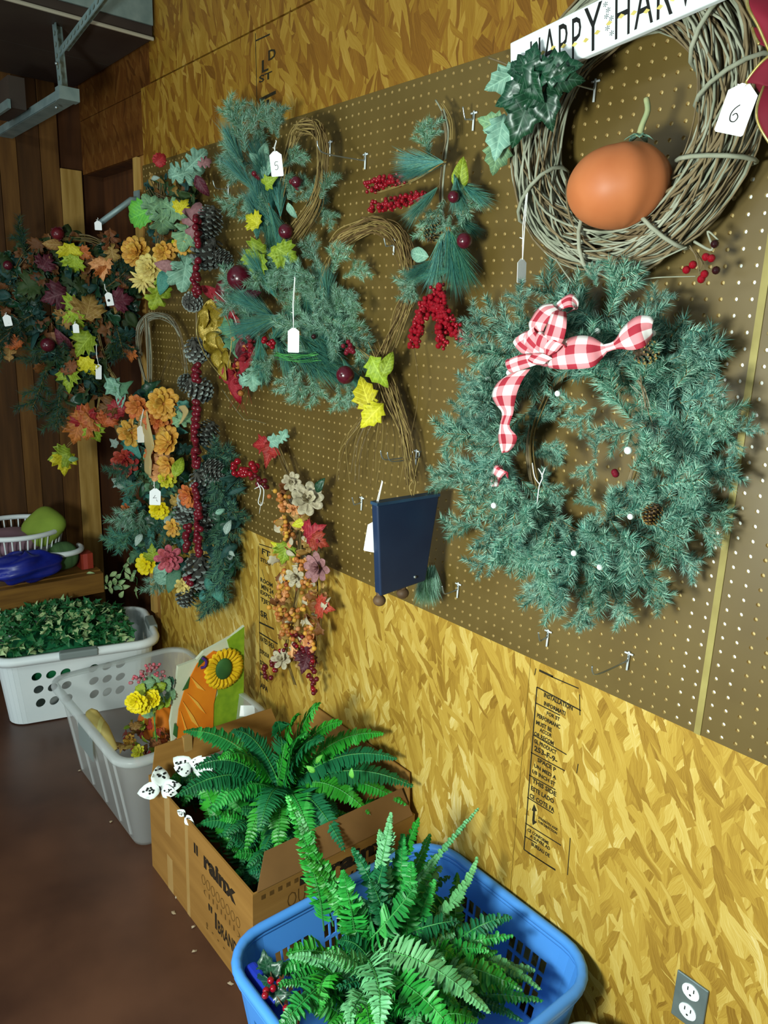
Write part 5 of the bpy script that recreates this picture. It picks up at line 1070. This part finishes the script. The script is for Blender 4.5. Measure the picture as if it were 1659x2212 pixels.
# white basket with ivy
wbk = thing('laundry_basket', 'white plastic laundry basket with oval holes, full of ivy', 'laundry basket', (-3.03, -.34, 0))
MW = Matrix.Translation((-3.03, -.345, 0)) @ Matrix.Rotation(math.radians(-14), 4, 'Z')
def spec_white(mb, q, P2, ln):
    n = 7 if ln > .3 else 4; ss = [0, .08] + [.08 + .84 * (i + 1) / n for i in range(n)] + [1]; ts = [0, .18, .40, .60, .80, 1]
    cells(mb, P2, ss, ts, lambda i, j: 0 < i < n + 1 and 0 < j < 4 and (i != (n + 1) // 2), True)
mb, loop = basket_walls(-.19, .19, -.29, .29, .285, .03, .07, .006, spec_white, MW); o = mb.obj('basket_wall', MT['white'], wbk); solidify(o, .004)
mb = MB(); lo = []
for z, g in ((.268, .004), (.268, .022), (.285, .026), (.300, .016), (.300, .0), (.285, -.004)): lo.append([tuple(MW @ V((x, y, z))) for x, y in rrect(-.19 - g, .19 + g, -.29 - g, .29 + g, .07 + g)])
loft(mb, lo + [lo[0]]); mb.obj('rim', MT['white'], wbk, I4, True)
for a, b in (((.185, -.07, .274), (.222, .07, .303)), ((-.06, .285, .274), (.06, .321, .303))): bevel(MB().box(a, b).obj('handle_grip', MT['greyp'], wbk, MW), .006, 3)
iv = thing('ivy_bundle', 'heap of variegated artificial ivy piled in the white basket', 'artificial ivy', MW @ V((0, -.04, .25)))
def ivyp_(kind_):
    x, y = U(-.18, .18), U(-.28, .20)
    h = .29 + .12 * max(0, 1 - (x / .2) ** 2) * max(0, 1 - ((y + .08) / .36) ** 2) + U(-.02, .012)
    n = V((U(-.7, .9), U(-.8, .5), U(.3, 1))).normalized(); q = n.to_track_quat('Z', 'Y').to_matrix().to_4x4()
    return MW @ Matrix.Translation((x, y, h)) @ q @ Matrix.Rotation(U(0, 6.28), 4, 'Z') @ Matrix.Scale(U(.028, .044), 4)
for i in range(260): inst(leaf_me('ivy', 'ivyp' if random.random() < .3 else 'ivy'), 'ivy_leaf', iv, ivyp_(0))
mb, ms = join([(leaf_me('ivy', random.choice(('ivy', 'ivy', 'ivy', 'ivyp'))), ivyp_(1)) for _ in range(520)]); mb.obj('ivy_mass', ms, iv, I4, True, None, 'stuff')
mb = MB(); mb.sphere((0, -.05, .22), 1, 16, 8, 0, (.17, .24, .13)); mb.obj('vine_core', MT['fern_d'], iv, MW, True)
sp_ = thing('ivy_sprig', 'pale variegated ivy sprig trailing above the back of the white basket', 'artificial ivy', MW @ V((-.2, .2, .3)))
def posv(px, py, off): return PX(px, py, -3.2 + off)
VINES(sp_, [(180, 1290), (200, 1270), (240, 1262), (262, 1240), (285, 1195), (290, 1180)], .0, 1, .004, .0013, 'rachis', 'stem', None, posv); VINES(sp_, [(240, 1262), (270, 1250), (300, 1245), (315, 1260)], .0, 1, .004, .0013, 'rachis', 'stem', None, posv)
for px, py in ((195, 1240), (205, 1262), (190, 1275), (230, 1250), (245, 1240), (238, 1262), (255, 1245), (262, 1258), (275, 1245), (285, 1250), (290, 1238), (280, 1212), (272, 1222), (285, 1196), (290, 1205), (300, 1240), (308, 1248), (312, 1280), (296, 1272), (262, 1285), (240, 1275), (252, 1270), (270, 1268), (222, 1268), (180, 1305), (172, 1308), (190, 1302), (160, 1272), (140, 1278), (130, 1272), (276, 1232), (248, 1256), (258, 1268)): L(sp_, 'ovate', random.choice(('ivyp', 'ivyp', 'sage')), px, py, .0, 20, None, posv, 'ivy_leaf')
# bench with background things
bn = thing('low_bench', 'low brown lumber bench against the far end wall', 'bench', (-3.42, -.7, 0))
for i in range(3): MB().box((-3.64 + i * .145, -1.4, .44), (-3.505 + i * .145, -.165, .478)).obj('plank', MT['wood_y'], bn)
MB().box((-3.215, -1.4, .385), (-3.18, -.165, .472)).obj('front_rail', MT['wood_y'], bn)
MB().box((-3.46, -1.4, .22), (-3.425, -.10, .29)).obj('lower_rail', MT['wood_y'], bn)
for y in (-.21, -.75, -1.36): MB().box((-3.42, y - .04, 0), (-3.38, y + .04, .439)).obj('leg', MT['wood_d'], bn); MB().box((-3.63, y - .04, 0), (-3.59, y + .04, .439)).obj('leg', MT['wood_d'], bn)
rb = thing('round_basket', 'white round laundry basket with thin slats on the low bench', 'laundry basket', (-3.42, -.445, .48))
def circ(r, z, n=40, c=(-3.42, -.445)): return [V((c[0] + r * math.cos(6.2832 * i / n), c[1] + r * math.sin(6.2832 * i / n), z)) for i in range(n)]
MB().tube(circ(.19, .66), .011, 8, 0, True).obj('rim', MT['white'], rb, I4, True); MB().tube(circ(.165, .545), .008, 8, 0, True).obj('lower_ring', MT['white'], rb, I4, True)
MB().add([tuple(p) for p in circ(.155, .484)], [tuple(range(40))]).add([tuple(p) for p in circ(.155, .484)] + [tuple(p) for p in circ(.165, .545)], [(i, (i+1) % 40, 40 + (i+1) % 40, 40 + i) for i in range(40)]).obj('base', MT['white'], rb)
for i in range(40):
    a = 6.2832 * i / 40; MB().tube([(-3.42 + .165 * math.cos(a), -.445 + .165 * math.sin(a), .545), (-3.42 + .19 * math.cos(a), -.445 + .19 * math.sin(a), .66)], .0035, 5).obj('slat', MT['white'], rb)
def pillow(w, d, h, mat, name, label, cat, M, e=2.6):
    vs = []; fs = []; nu, nv = 20, 12; mb = MB()
    def sg(v, p): return math.copysign(abs(v) ** p, v)
    for i in range(nv + 1):
        th = math.pi * i / nv
        for j in range(nu):
            ph = 6.2832 * j / nu; vs.append((w * sg(math.sin(th), .8) * sg(math.cos(ph), .6), d * sg(math.sin(th), .8) * sg(math.sin(ph), .6), h * math.cos(th)))
    for i in range(nv):
        for j in range(nu): fs.append((i*nu + j, (i+1)*nu + j, (i+1)*nu + (j+1) % nu, i*nu + (j+1) % nu))
    mb.add(vs, fs, 0, M); return single(name, mb, MT[mat], label, cat, None, True)
pillow(.10, .085, .045, 'pill', 'cushion', 'olive green cushion poking out of the round white basket', 'cushion', Matrix.Translation((-3.36, -.345, .665)) @ Matrix.Rotation(.7, 4, 'X') @ Matrix.Rotation(.3, 4, 'Y'))
pillow(.13, .13, .05, 'pinkc', 'folded_cloth', 'dusty pink folded cloth inside the round white basket', 'cloth', Matrix.Translation((-3.43, -.48, .60)))
pillow(.05, .06, .06, 'greenc', 'folded_cloth', 'striped green cloth below the olive cushion', 'cloth', Matrix.Translation((-3.27, -.30, .55)))
def bag(th, ph): return 1 + .08 * math.sin(5 * ph + 2 * th) + .06 * math.sin(9 * th + 3 * ph)
single('plastic_bag', MB().sphere((-3.215, -.47, .545), .1, 40, 24, 0, (.75, 1.5, .62), bag), MT['bagb'], 'crumpled royal blue plastic bag at the front of the low bench', 'bag', None, True)
single('clear_bag', MB().sphere((-3.36, -.30, .515), .07, 30, 16, 0, (.9, 1.3, .45), bag), MT['clearbag'], 'crumpled clear plastic bag on the bench beside the blue bag', 'bag', None, True)
ck = MB().tube(circ(.085, .57, 24, (-3.30, -.30))[17:] + circ(.085, .57, 24, (-3.30, -.30))[:8], .012, 8); single('basket_handle', ck, MT['white'], 'curved white plastic handle on the bench below the green cushion', 'handle', None, True)
single('red_trinket', MB().box((-3.30, -.235, .481), (-3.24, -.185, .55)), MT['redl'], 'small red and white packet at the right end of the bench', 'packet')
# ------------------------------------------------------------------ things in the clear tub
fl = thing('garden_flag', 'fringed garden flag with pumpkin and sunflower standing in the clear tub', 'flag', (-2.1, -.22, .06))
def fp(px, py, d=0.0): p = PX(px, py, -2.1); return V((p.x + d, p.y, p.z))
def sheet(pts, d, t, mat, name, parent):
    n = len(pts); f_ = [fp(x, y, d) for x, y in pts]; bk = [v + V((-t, 0, 0)) for v in f_]
    return MB().add([tuple(v) for v in f_ + bk], [tuple(range(n))[::-1], tuple(range(n, 2 * n))] + [(i, (i+1) % n, n + (i+1) % n, n + i) for i in range(n)]).obj(name, MT[mat], parent)
sheet([(528, 1352), (500, 1375), (440, 1408), (425, 1425), (385, 1440), (378, 1500), (368, 1560), (375, 1640), (525, 1640)], 0, .012, 'flagw', 'panel', fl)
sheet([(527, 1354), (490, 1382), (500, 1420), (470, 1470), (470, 1500), (455, 1530), (458, 1638), (524, 1638)], .003, .004, 'flagg', 'green_field', fl)
pmk = sheet([(425, 1432), (460, 1405), (480, 1410), (470, 1470), (460, 1520), (458, 1600), (450, 1636), (385, 1630), (380, 1575), (385, 1530), (400, 1480)], .006, .004, 'flago', 'pumpkin_print', fl)
for q in ([(402, 1495), (425, 1515), (442, 1540), (430, 1530)], [(392, 1512), (415, 1545), (428, 1570), (412, 1556)], [(388, 1535), (400, 1570), (412, 1590), (398, 1575)], [(410, 1460), (430, 1480), (440, 1490), (424, 1484)]): sheet(q, .009, .003, 'flagh', 'highlight', pmk)
sc0 = fp(480, 1442, .012)
sf = MB().sphere((0, 0, 0), .03, 20, 8, 0, (.35, 1, 1.25)).obj('sunflower_print', MT['flagd'], fl, Matrix.Translation(sc0), True)
for i in range(22):
    a = 6.2832 * i / 22; M = Matrix.Translation(sc0 + V((-.004, 0, 0))) @ Matrix.Rotation(a, 4, 'X') @ Matrix.Translation((0, 0, .02)) @ Matrix.Rotation(math.pi / 2, 4, 'X') @ Matrix.Rotation(math.pi / 2, 4, 'Y') @ Matrix.Scale(.052, 4); inst(leaf_me('petal', 'flagy'), 'petal', sf, M)
sheet([(425, 1440), (445, 1420), (436, 1415), (428, 1426)], .008, .003, 'flagd', 'leaf_print', fl); sheet([(392, 1490), (408, 1460), (404, 1485)], .008, .003, 'flagd', 'leaf_print', fl); sheet([(375, 1560), (372, 1585), (380, 1592), (382, 1568)], .008, .003, 'flagd', 'leaf_print', fl)
MB().tube(crom([fp(433, 1418, .012), fp(440, 1424, .018), fp(438, 1436, .016), fp(430, 1440, .012)], 4), .0045, 6).obj('ring_print', MT['flagp'], fl, I4, True)
op = PZ(345, 1560, .17)
single('fabric_pumpkin', MB().sphere(tuple(op), .075, 50, 20, 0, (1, 1, .85), lambda th, ph: 1 + .06 * math.cos(8 * ph) * math.sin(th)), MT['orfab'], 'orange fabric pumpkin lying in the clear tub behind the yellow daisies', 'pumpkin', None, True)
def post_(px, py, off): return PX(px, py, -2.16 + off)
bq = thing('flower_bouquet', 'bouquet of yellow daisies with pink berries in the clear tub', 'bouquet', post_(330, 1580, 0))
for px, py, r in ((296, 1515, 24), (332, 1510, 20), (310, 1525, 18)): FLOWER(bq, 'daisy', px, py, .08, r, 14, 2, 'mum', post_, 'daisy')
BEADS(bq, ('pink', 'dusty'), [(285, 1475), (310, 1455), (335, 1440), (350, 1460)], .06, 3.6, 46, 12, 'berry', post_)
for px, py in ((320, 1475), (335, 1465), (345, 1485), (360, 1480), (370, 1500), (350, 1505), (320, 1540), (330, 1530), (305, 1490), (370, 1475), (340, 1520), (360, 1515), (325, 1490)): L(bq, random.choice(('round', 'ovate')), random.choice(('yelg', 'sage', 'ltree')), px, py, .05, 28, None, post_)
for i in range(5): VINES(bq, [(325 + i * 5, 1500), (335, 1560), (340, 1600)], .02, 1, .005, .0012, 'rachis', 'stem', None, post_)
lp = thing('leaf_garland', 'brown and gold leaf garland heaped at the bottom of the clear tub', 'garland', PZ(330, 1610, .1))
for i in range(90):
    px, py = U(262, 415), U(1565, 1640); p = PZ(px, py, U(.14, .24)); inst(leaf_me(random.choice(('ovate', 'maple', 'ivy')), random.choice(('brnl', 'tanl', 'brnl', 'oran', 'yelg', 'redl'))), 'leaf', lp, frm(p, U(0, 360), .5, U(-50, 50), U(-50, 50)) @ Matrix.Scale(U(.025, .045), 4))
FLOWER(lp, 'yel', 300, 1625, 0, 16, 9, 2, 'mum', lambda a, b, c: PZ(a, b, .24)); FLOWER(lp, 'mum', 280, 1600, 0, 14, 9, 2, 'mum', lambda a, b, c: PZ(a, b, .22))
cb = MB(); a_, b2 = PZ(192, 1535, .30), PZ(250, 1620, .20); cb.tube([a_, a_.lerp(b2, .1), a_.lerp(b2, .5), b2], [.012, .022, .024, .01], 10); single('corn_husk', cb, MT['mumc'], 'pale tan corn husk leaning inside the left wall of the clear tub', 'corn husk', None, True)
sb_ = thing('small_container', 'small clear plastic container standing in the near end of the clear tub', 'container', PZ(435, 1640, .2))
mb = MB(); cc = PZ(438, 1622, .29); loft(mb, [[(cc.x + x, cc.y + y, .18 + z) for x, y in rrect(-.05 - z * .1, .05 + z * .1, -.06 - z * .1, .06 + z * .1, .03)] for z in (0, .06, .13)], 0, True); o = mb.obj('container_wall', MT['tub'], sb_, I4, True); solidify(o, .002)
# ------------------------------------------------------------------ cardboard box
bx = thing('cardboard_box', 'open brown cardboard box with black printing, full of ferns', 'cardboard box', (-1.58, -.27, 0))
X0, X1, Y0, Y1, ZH = -1.885, -1.30, -.512, -.02, .30; t_ = .005
MB().box((X0, Y0, 0), (X1, Y0 + t_, ZH)).obj('side_panel', MT['board'], bx); MB().box((X0, Y1 - t_, 0), (X1, Y1, ZH)).obj('side_panel', MT['board'], bx)
MB().box((X0, Y0 + t_, 0), (X0 + t_, Y1 - t_, ZH)).obj('end_panel', MT['board'], bx); MB().box((X1 - t_, Y0 + t_, 0), (X1, Y1 - t_, ZH)).obj('end_panel', MT['board'], bx)
MB().box((X0 + t_, Y0 + t_, .002), (X1 - t_, Y1 - t_, .007)).obj('bottom', MT['board_i'], bx)
def flap(p0, p1, p2, p3, t, mat='board_i'):
    n = (V(p1) - V(p0)).cross(V(p3) - V(p0)).normalized() * t; q = [V(p) for p in (p0, p1, p2, p3)]
    MB().add([tuple(v) for v in q] + [tuple(v + n) for v in q], [(3, 2, 1, 0), (4, 5, 6, 7), (0, 1, 5, 4), (1, 2, 6, 5), (2, 3, 7, 6), (3, 0, 4, 7)]).obj('flap', MT[mat], bx)
flap((X1, Y0 + .01, ZH), (X1, Y1 - .01, ZH), (X1 - .05, Y1 - .01, ZH + .055), (X1 - .05, Y0 + .06, ZH + .055), .004)
flap((X0, Y0 + .01, ZH), (X0, Y1 - .06, ZH), (X0 - .02, Y1 - .08, ZH + .07), (X0 - .02, Y0 + .03, ZH + .07), .004, 'board')
flap((X0 + .05, Y1, ZH), (X1 - .02, Y1, ZH), (X1 - .04, Y1 + .012, ZH + .10), (X0 + .10, Y1 + .012, ZH + .10), .004, 'board')
def tp(x0, z0, x1, z1): MB().box((x0, Y0 - .0006, z0), (x1, Y0 + .0, z1)).obj('tape_strip', MT['tape'], bx)
tp(-1.78, .18, -1.745, .30); tp(-1.775, .0, -1.74, .11); tp(-1.652, 0, -1.634, .30)
MB().box((X0 - .02, -.40, ZH + .01), (X0 - .004, -.375, ZH + .075)).obj('tape_strip', MT['tape'], bx)
def bt(s, x, z, w, h, mat='ink_b', bold=.02): text(s, bx, (x, Y0 - .0003, z), (1, 0, 0), (0, 0, 1), w, h, mat, 'box_lettering', bold)
bt('rainx', -1.545, .215, .165, .048, 'ink_b', .05); bt('ıı', -1.60, .225, .022, .03, 'ink_b', .03)
bt('OOOOOOOO', -1.56, .160, .20, .03, 'ink_s', -.02); bt('(IIIIIII)', -1.55, .132, .19, .02, 'ink_s', -.02)
bt('"1', -1.525, .072, .045, .05, 'ink_b', .02); bt('BRAND', -1.475, .07, .10, .038, 'ink_b', .02); bt('! · · ·', -1.54, .035, .10, .02, 'ink_s')
def bt2(s, y, z, w, h, mat='ink_b', bold=.02): text(s, bx, (X1 + .0003, y, z), (0, 1, 0), (0, 0, 1), w, h, mat, 'box_lettering', bold)
bt2('- - - - -', -.49, .275, .10, .012, 'ink_s'); bt2('OU', -.42, .215, .05, .04, 'ink_s', -.02); bt2('WASH', -.27, .195, .12, .03); bt2('rainx', -.30, .24, .20, .045, 'ink_b', .05)
MB().box((X1 + .0002, -.385, .26), (X1 + .0006, -.365, .285)).obj('box_print', MT['ink_b'], bx)
# ------------------------------------------------------------------ ferns
def frond(S, p0, pc_, p1, lw=.045, mat='fern', name='frond', up=None, droop=.25, dens=.0095, ruf=.22):
    pl = bez(V(p0), V(pc_), V(p1), 26); ln = sum((b - a).length for a, b in zip(pl, pl[1:])); mb = MB()
    mb.tube(pl, [.0022 * (1 - .7 * i / 26) for i in range(27)], 5, 1)
    n = max(10, int(ln / dens)); upv = V(up) if up else V((.25, -.35, 1)).normalized()
    for i in range(n):
        t = .10 + .89 * (i + .5) / n; f_ = t * 26; k = min(25, int(f_)); c = pl[k].lerp(pl[k + 1], f_ - k); tg = (pl[k + 1] - pl[k]).normalized()
        sd = tg.cross(upv);
        if sd.length < .05: sd = tg.orthogonal()
        sd.normalize(); nn = sd.cross(tg).normalized()
        pr = lw * min(1, .35 + t * 3.2) * (1 - t ** 2.6) + .004
        for s in (-1, 1):
            d = (sd * s + tg * (.22 + U(-.08, .12)) + nn * (-droop + U(-ruf, ruf))).normalized(); l = pr * U(.85, 1.1); w = min(.0068, .0045 + l * .06)
            wv = (tg - d * tg.dot(d)).normalized() * w; fo = nn * .0022
            b = len(mb.v); e = c + d * l
            mb.v += [tuple(c), tuple(c + d * l * .12 + wv * .8 + fo), tuple(c + d * l * .7 + wv * .75 + fo), tuple(e - nn * .002), tuple(c + d * l * .7 - wv * .75 + fo), tuple(c + d * l * .12 - wv * .8 + fo), tuple(c + d * l * .5)]
            mb.f += [(b, b+1, b+6), (b+1, b+2, b+6), (b+2, b+3, b+6), (b+3, b+4, b+6), (b+4, b+5, b+6), (b+5, b, b+6)]; mb.m += [0] * 6
    return mb.obj(name, [MT[mat], MT['rachis']], S)
f1 = thing('potted_fern', 'spreading green artificial fern filling the cardboard box', 'fern', (-1.6, -.26, .1))
c1 = V((-1.60, -.25, .28))
for px, py, z, lw, m in ((395, 1580, .46, .045, 'fern'), (378, 1722, .40, .06, 'fern_d'), (692, 1520, .62, .05, 'fern'), (640, 1545, .6, .05, 'fern'), (830, 1585, .50, .045, 'fern'), (895, 1700, .40, .05, 'fern_d'), (530, 1840, .31, .045, 'fern'), (600, 1560, .56, .045, 'fern_d'), (740, 1560, .56, .045, 'fern'), (860, 1640, .45, .045, 'fern_d'), (600, 1860, .29, .045, 'fern'), (470, 1640, .48, .045, 'fern'), (420, 1660, .44, .05, 'fern_d'), (800, 1760, .34, .045, 'fern'), (680, 1850, .33, .045, 'fern'), (745, 1840, .32, .04, 'fern_d'), (500, 1580, .50, .04, 'fern_d'), (880, 1740, .33, .04, 'fern'), (450, 1760, .35, .05, 'fern'), (560, 1800, .36, .05, 'fern_d'), (660, 1590, .60, .045, 'fern'), (700, 1600, .58, .045, 'fern_d')):
    e = PZ(px, py, z); frond(f1, c1 + V((U(-.02, .02), U(-.02, .02), 0)), c1.lerp(e, .45) + V((0, 0, .13)), e, lw, m)
for i in range(90):
    e = V((U(X0 + .03, X1 - .03), U(Y0 + .03, Y1 - .04), U(.22, .32))); b0 = V((U(-1.75, -1.42), U(-.42, -.12), U(.08, .16))); frond(f1, b0, b0.lerp(e, .5) + V((0, 0, .10)), e, U(.025, .04), random.choice(('fern', 'fern_d', 'fern_d')), dens=.011)
for i in range(60):
    sd_ = i % 4; e = V((U(X0 + .03, X1 - .03), Y0 + U(.015, .09), U(.24, .30))) if sd_ < 2 else V((X1 - U(.02, .12), U(Y0 + .02, Y1 - .05), U(.24, .30))); b0 = V((e.x + U(-.14, .1), min(Y1 - .05, e.y + U(.06, .16)), U(.12, .2))); b0.x = max(X0 + .04, min(X1 - .05, b0.x)); frond(f1, b0, b0.lerp(e, .5) + V((0, 0, .09)), e, U(.022, .034), random.choice(('fern', 'fern', 'fern_d')), dens=.011)
for px, py, a in ((688, 1640, 60), (672, 1662, 150), (760, 1672, 100)): L(f1, 'ovate', 'lime', px, py, 0, 24, a, lambda x, y, o: PZ(x, y, .45))
f2 = thing('potted_fern', 'tall bright green artificial fern rising out of the blue basket', 'fern', (-.95, -.33, .03))
c2 = V((-.99, -.33, .12))
for base, mid, tip, lw, m in (((700, 2010, .22), (690, 1880, .42), (618, 1715, .60), .042, 'fern'), ((720, 2000, .22), (680, 1850, .45), (640, 1750, .56), .03, 'fern_p'), ((800, 1990, .25), (870, 1700, .66), (812, 1850, .44), .026, 'fern_p'), ((790, 2000, .25), (830, 1850, .5), (845, 1755, .56), .022, 'fern_p'), ((780, 2020, .22), (850, 1900, .42), (905, 1765, .52), .04, 'fern'), ((800, 2020, .22), (880, 1930, .36), (930, 1800, .44), .04, 'fern'), ((820, 2010, .22), (930, 1860, .45), (1035, 1745, .48), .010, 'fern_p'), ((850, 2040, .22), (990, 1980, .34), (1032, 1850, .42), .022, 'fern_p'), ((840, 2060, .22), (960, 2040, .30), (1110, 2020, .30), .05, 'fern'), ((760, 2080, .22), (680, 2040, .34), (620, 2060, .30), .05, 'fern'), ((740, 2100, .22), (680, 2090, .36), (690, 2190, .30), .05, 'fern'),
        ((780, 2060, .25), (900, 2030, .42), (1060, 2190, .34), .055, 'fern_p'), ((780, 2060, .25), (830, 2090, .42), (820, 2230, .36), .055, 'fern_p'), ((770, 2040, .25), (760, 1960, .42), (740, 1880, .46), .045, 'fern'), ((790, 2030, .25), (810, 1930, .42), (830, 1860, .46), .045, 'fern_d'), ((850, 2080, .24), (1000, 2060, .34), (1130, 2140, .28), .045, 'fern'), ((760, 2080, .24), (670, 2130, .36), (600, 2230, .32), .05, 'fern'), ((800, 2090, .26), (900, 2120, .40), (980, 2230, .36), .055, 'fern'), ((820, 2040, .24), (930, 1990, .36), (990, 1990, .34), .045, 'fern_d'), ((780, 2050, .25), (850, 1980, .42), (900, 1910, .42), .05, 'fern')):
    frond(f2, PZ(*base), PZ(*mid), PZ(*tip), lw * .7, m, ruf=.75, dens=.0082)
for px, py, z, lw, m in ((640, 1790, .50, .03, 'fern'), (660, 1850, .46, .03, 'fern'), (760, 1830, .48, .03, 'fern_d'), (870, 1800, .50, .03, 'fern'), (820, 1790, .52, .026, 'fern_p'), (700, 1900, .42, .032, 'fern'), (890, 1860, .46, .032, 'fern'), (800, 1900, .44, .032, 'fern_d'), (940, 1900, .40, .03, 'fern'), (600, 2130, .30, .036, 'fern'), (650, 2180, .32, .036, 'fern'), (760, 2190, .36, .04, 'fern_p'), (900, 2200, .36, .04, 'fern'), (1010, 2130, .34, .036, 'fern'), (1090, 2100, .30, .034, 'fern'), (1060, 2050, .30, .034, 'fern_d'), (960, 2080, .36, .04, 'fern_p'), (700, 2060, .38, .036, 'fern_p')):
    e = PZ(px, py, z); b0 = c2 + V((U(-.05, .05), U(-.05, .05), 0)); frond(f2, b0, b0.lerp(e, .5) + V((0, 0, .08)), e, lw, m, ruf=.7, dens=.0085)
for i in range(96):
    e = V((U(-1.20, -.74), U(-.585, -.05), U(.20, .33))); b0 = c2 + V((U(-.08, .08), U(-.1, .1), U(-.04, .05))); frond(f2, b0, b0.lerp(e, .5) + V((0, 0, U(.06, .14))), e, U(.022, .04), random.choice(('fern', 'fern_d', 'fern', 'fern_p')), dens=.009, ruf=.6)
bk = thing('berry_pick', 'dark leafed pick with shiny red berries at the left rim of the blue basket', 'berry pick', (-1.13, -.58, .2))
for px, py in ((585, 2118), (604, 2122), (575, 2140), (573, 2150), (590, 2135), (618, 2178), (632, 2190), (640, 2208)): BALL(bk, 'red', px, py, 0, 8, 'berry', lambda x, y, o: PZ(x, y, .285))
for px, py, a in ((575, 2085, 110), (590, 2100, 60), (600, 2150, 20), (570, 2120, 200)): L(bk, 'poin', 'ltree', px, py, 0, 60, a, lambda x, y, o: PZ(x, y, .27))
VINES(bk, [(585, 2100), (600, 2150), (630, 2200)], 0, 2, .004, .0012, 'twig', 'stem', None, lambda x, y, o: PZ(x, y, .27))
# ------------------------------------------------------------------ butterflies
def butterfly(label, px, py, z, wings):
    b = PZ(px, py, z); t = thing('fabric_butterfly', label, 'butterfly', b, 'black and white butterflies on the box edge')
    k = mpp(b)
    MB().tube([b + V((0, 0, -.004)), b + V((.004, -.004, .012))], .0022, 6).obj('body', MT['ink'], t, I4, True)
    for a, s, tl, yaw in wings:
        M = frm(b, a, .75, tl, yaw) @ Matrix.Diagonal((s * k * 1.35, s * k, s * k, 1)); w = inst(leaf_me('ovate', 'butw'), 'wing', t, M)
        mb = MB()
        for i in range(10): mb.sphere((U(-.14, .14), U(.25, .85), .06), .035, 7, 4, 0, (1, 1.3, .5))
        mb.obj('spots', MT['ink'], w, M)
butterfly('black-spotted white butterfly on the near left corner of the cardboard box', 347, 1705, .31, ((190, 50, 10, 10), (15, 46, 10, -20), (105, 56, -20, 30), (-10, 40, 20, 10)))
butterfly('black-spotted white butterfly on the far flap of the cardboard box', 415, 1665, .38, ((150, 52, 0, 20), (20, 70, 10, 20), (60, 40, 20, 0), (170, 40, 30, 0)))
butterfly('small butterfly half hidden under the fern at the box side', 400, 1762, .305, ((150, 22, 0, 20), (-40, 30, 10, 20)))
# ------------------------------------------------------------------ outlet, bucket, scraps
ou = thing('power_outlet', 'grey metal duplex outlet plate with white sockets, low on the strand board', 'outlet', (-.525, -.002, .325))
bevel(MB().box((-.558, -.0045, .273), (-.494, -.0003, .377)).obj('cover_plate', MT['plate'], ou), .002, 2)
for z in (.351, .305):
    c_ = [( -.526 + .0175 * math.cos(a) * (1 if abs(math.sin(a)) < .8 else .9), z + .0165 * math.sin(a)) for a in [6.2832 * i / 24 for i in range(24)]]
    so = MB().add([(x, -.0062, zz) for x, zz in c_] + [(x, -.004, zz) for x, zz in c_], [tuple(range(24)), tuple(range(47, 23, -1))] + [(i, 24 + i, 24 + (i+1) % 24, (i+1) % 24) for i in range(24)]).obj('socket', MT['white'], ou)
    for dx in (-.006, .006): MB().box((-.526 + dx - .001, -.0066, z + .001), (-.526 + dx + .001, -.0061, z + .009)).obj('slot', MT['ink'], so)
    MB().sphere((-.526, -.0064, z - .007), .0022, 8, 5, 0, (1, .2, 1)).obj('ground_hole', MT['ink'], so)
bu = thing('white_bucket', 'white round bucket rim just in view at the bottom edge', 'bucket', (-.665, -.17, 0))
cB = (-.625, -.150)
mb = MB(); loft(mb, [[(cB[0] + r * math.cos(6.2832 * i / 32), cB[1] + r * math.sin(6.2832 * i / 32), z) for i in range(32)] for r, z in ((.055, .003), (.068, .205))], 0, True); o = mb.obj('bucket_wall', MT['white'], bu, I4, True); solidify(o, .003)
MB().tube([(cB[0] + .07 * math.cos(6.2832 * i / 32), cB[1] + .07 * math.sin(6.2832 * i / 32), .207) for i in range(32)], .006, 8, 0, True).obj('rim', MT['white'], bu, I4, True)
for i, (px, py, lb) in enumerate(((382, 1938, 'pale paper scrap on the floor by the box tape'), (375, 1972, 'torn pale scrap on the dark floor left of the box'), (418, 2002, 'tiny pale scrap touching the box bottom edge'), (498, 2125, 'pale scrap on the floor left of the blue basket'), (172, 1665, 'tiny pale scrap on the floor at the tub corner'), (240, 1775, 'tiny pale scrap beside the tub on the floor'), (420, 2055, 'faint scrap on the floor midway along the box'))):
    p = PZ(px, py, 0.001); M = Matrix.Translation(p) @ Matrix.Rotation(U(0, 6), 4, 'Z')
    a = U(.005, .009); mb = MB().add([(-a, -.3*a, 0), (.4*a, -.6*a, .002), (a, .2*a, .001), (.1*a, .7*a, .003), (-.6*a, .5*a, .001), (0, 0, .004)], [(0, 1, 5), (1, 2, 5), (2, 3, 5), (3, 4, 5), (4, 0, 5), (4, 3, 2, 1, 0)], 0, M)
    single('paper_scrap', mb, MT['scrap'], lb, 'scrap', 'scraps on the floor')
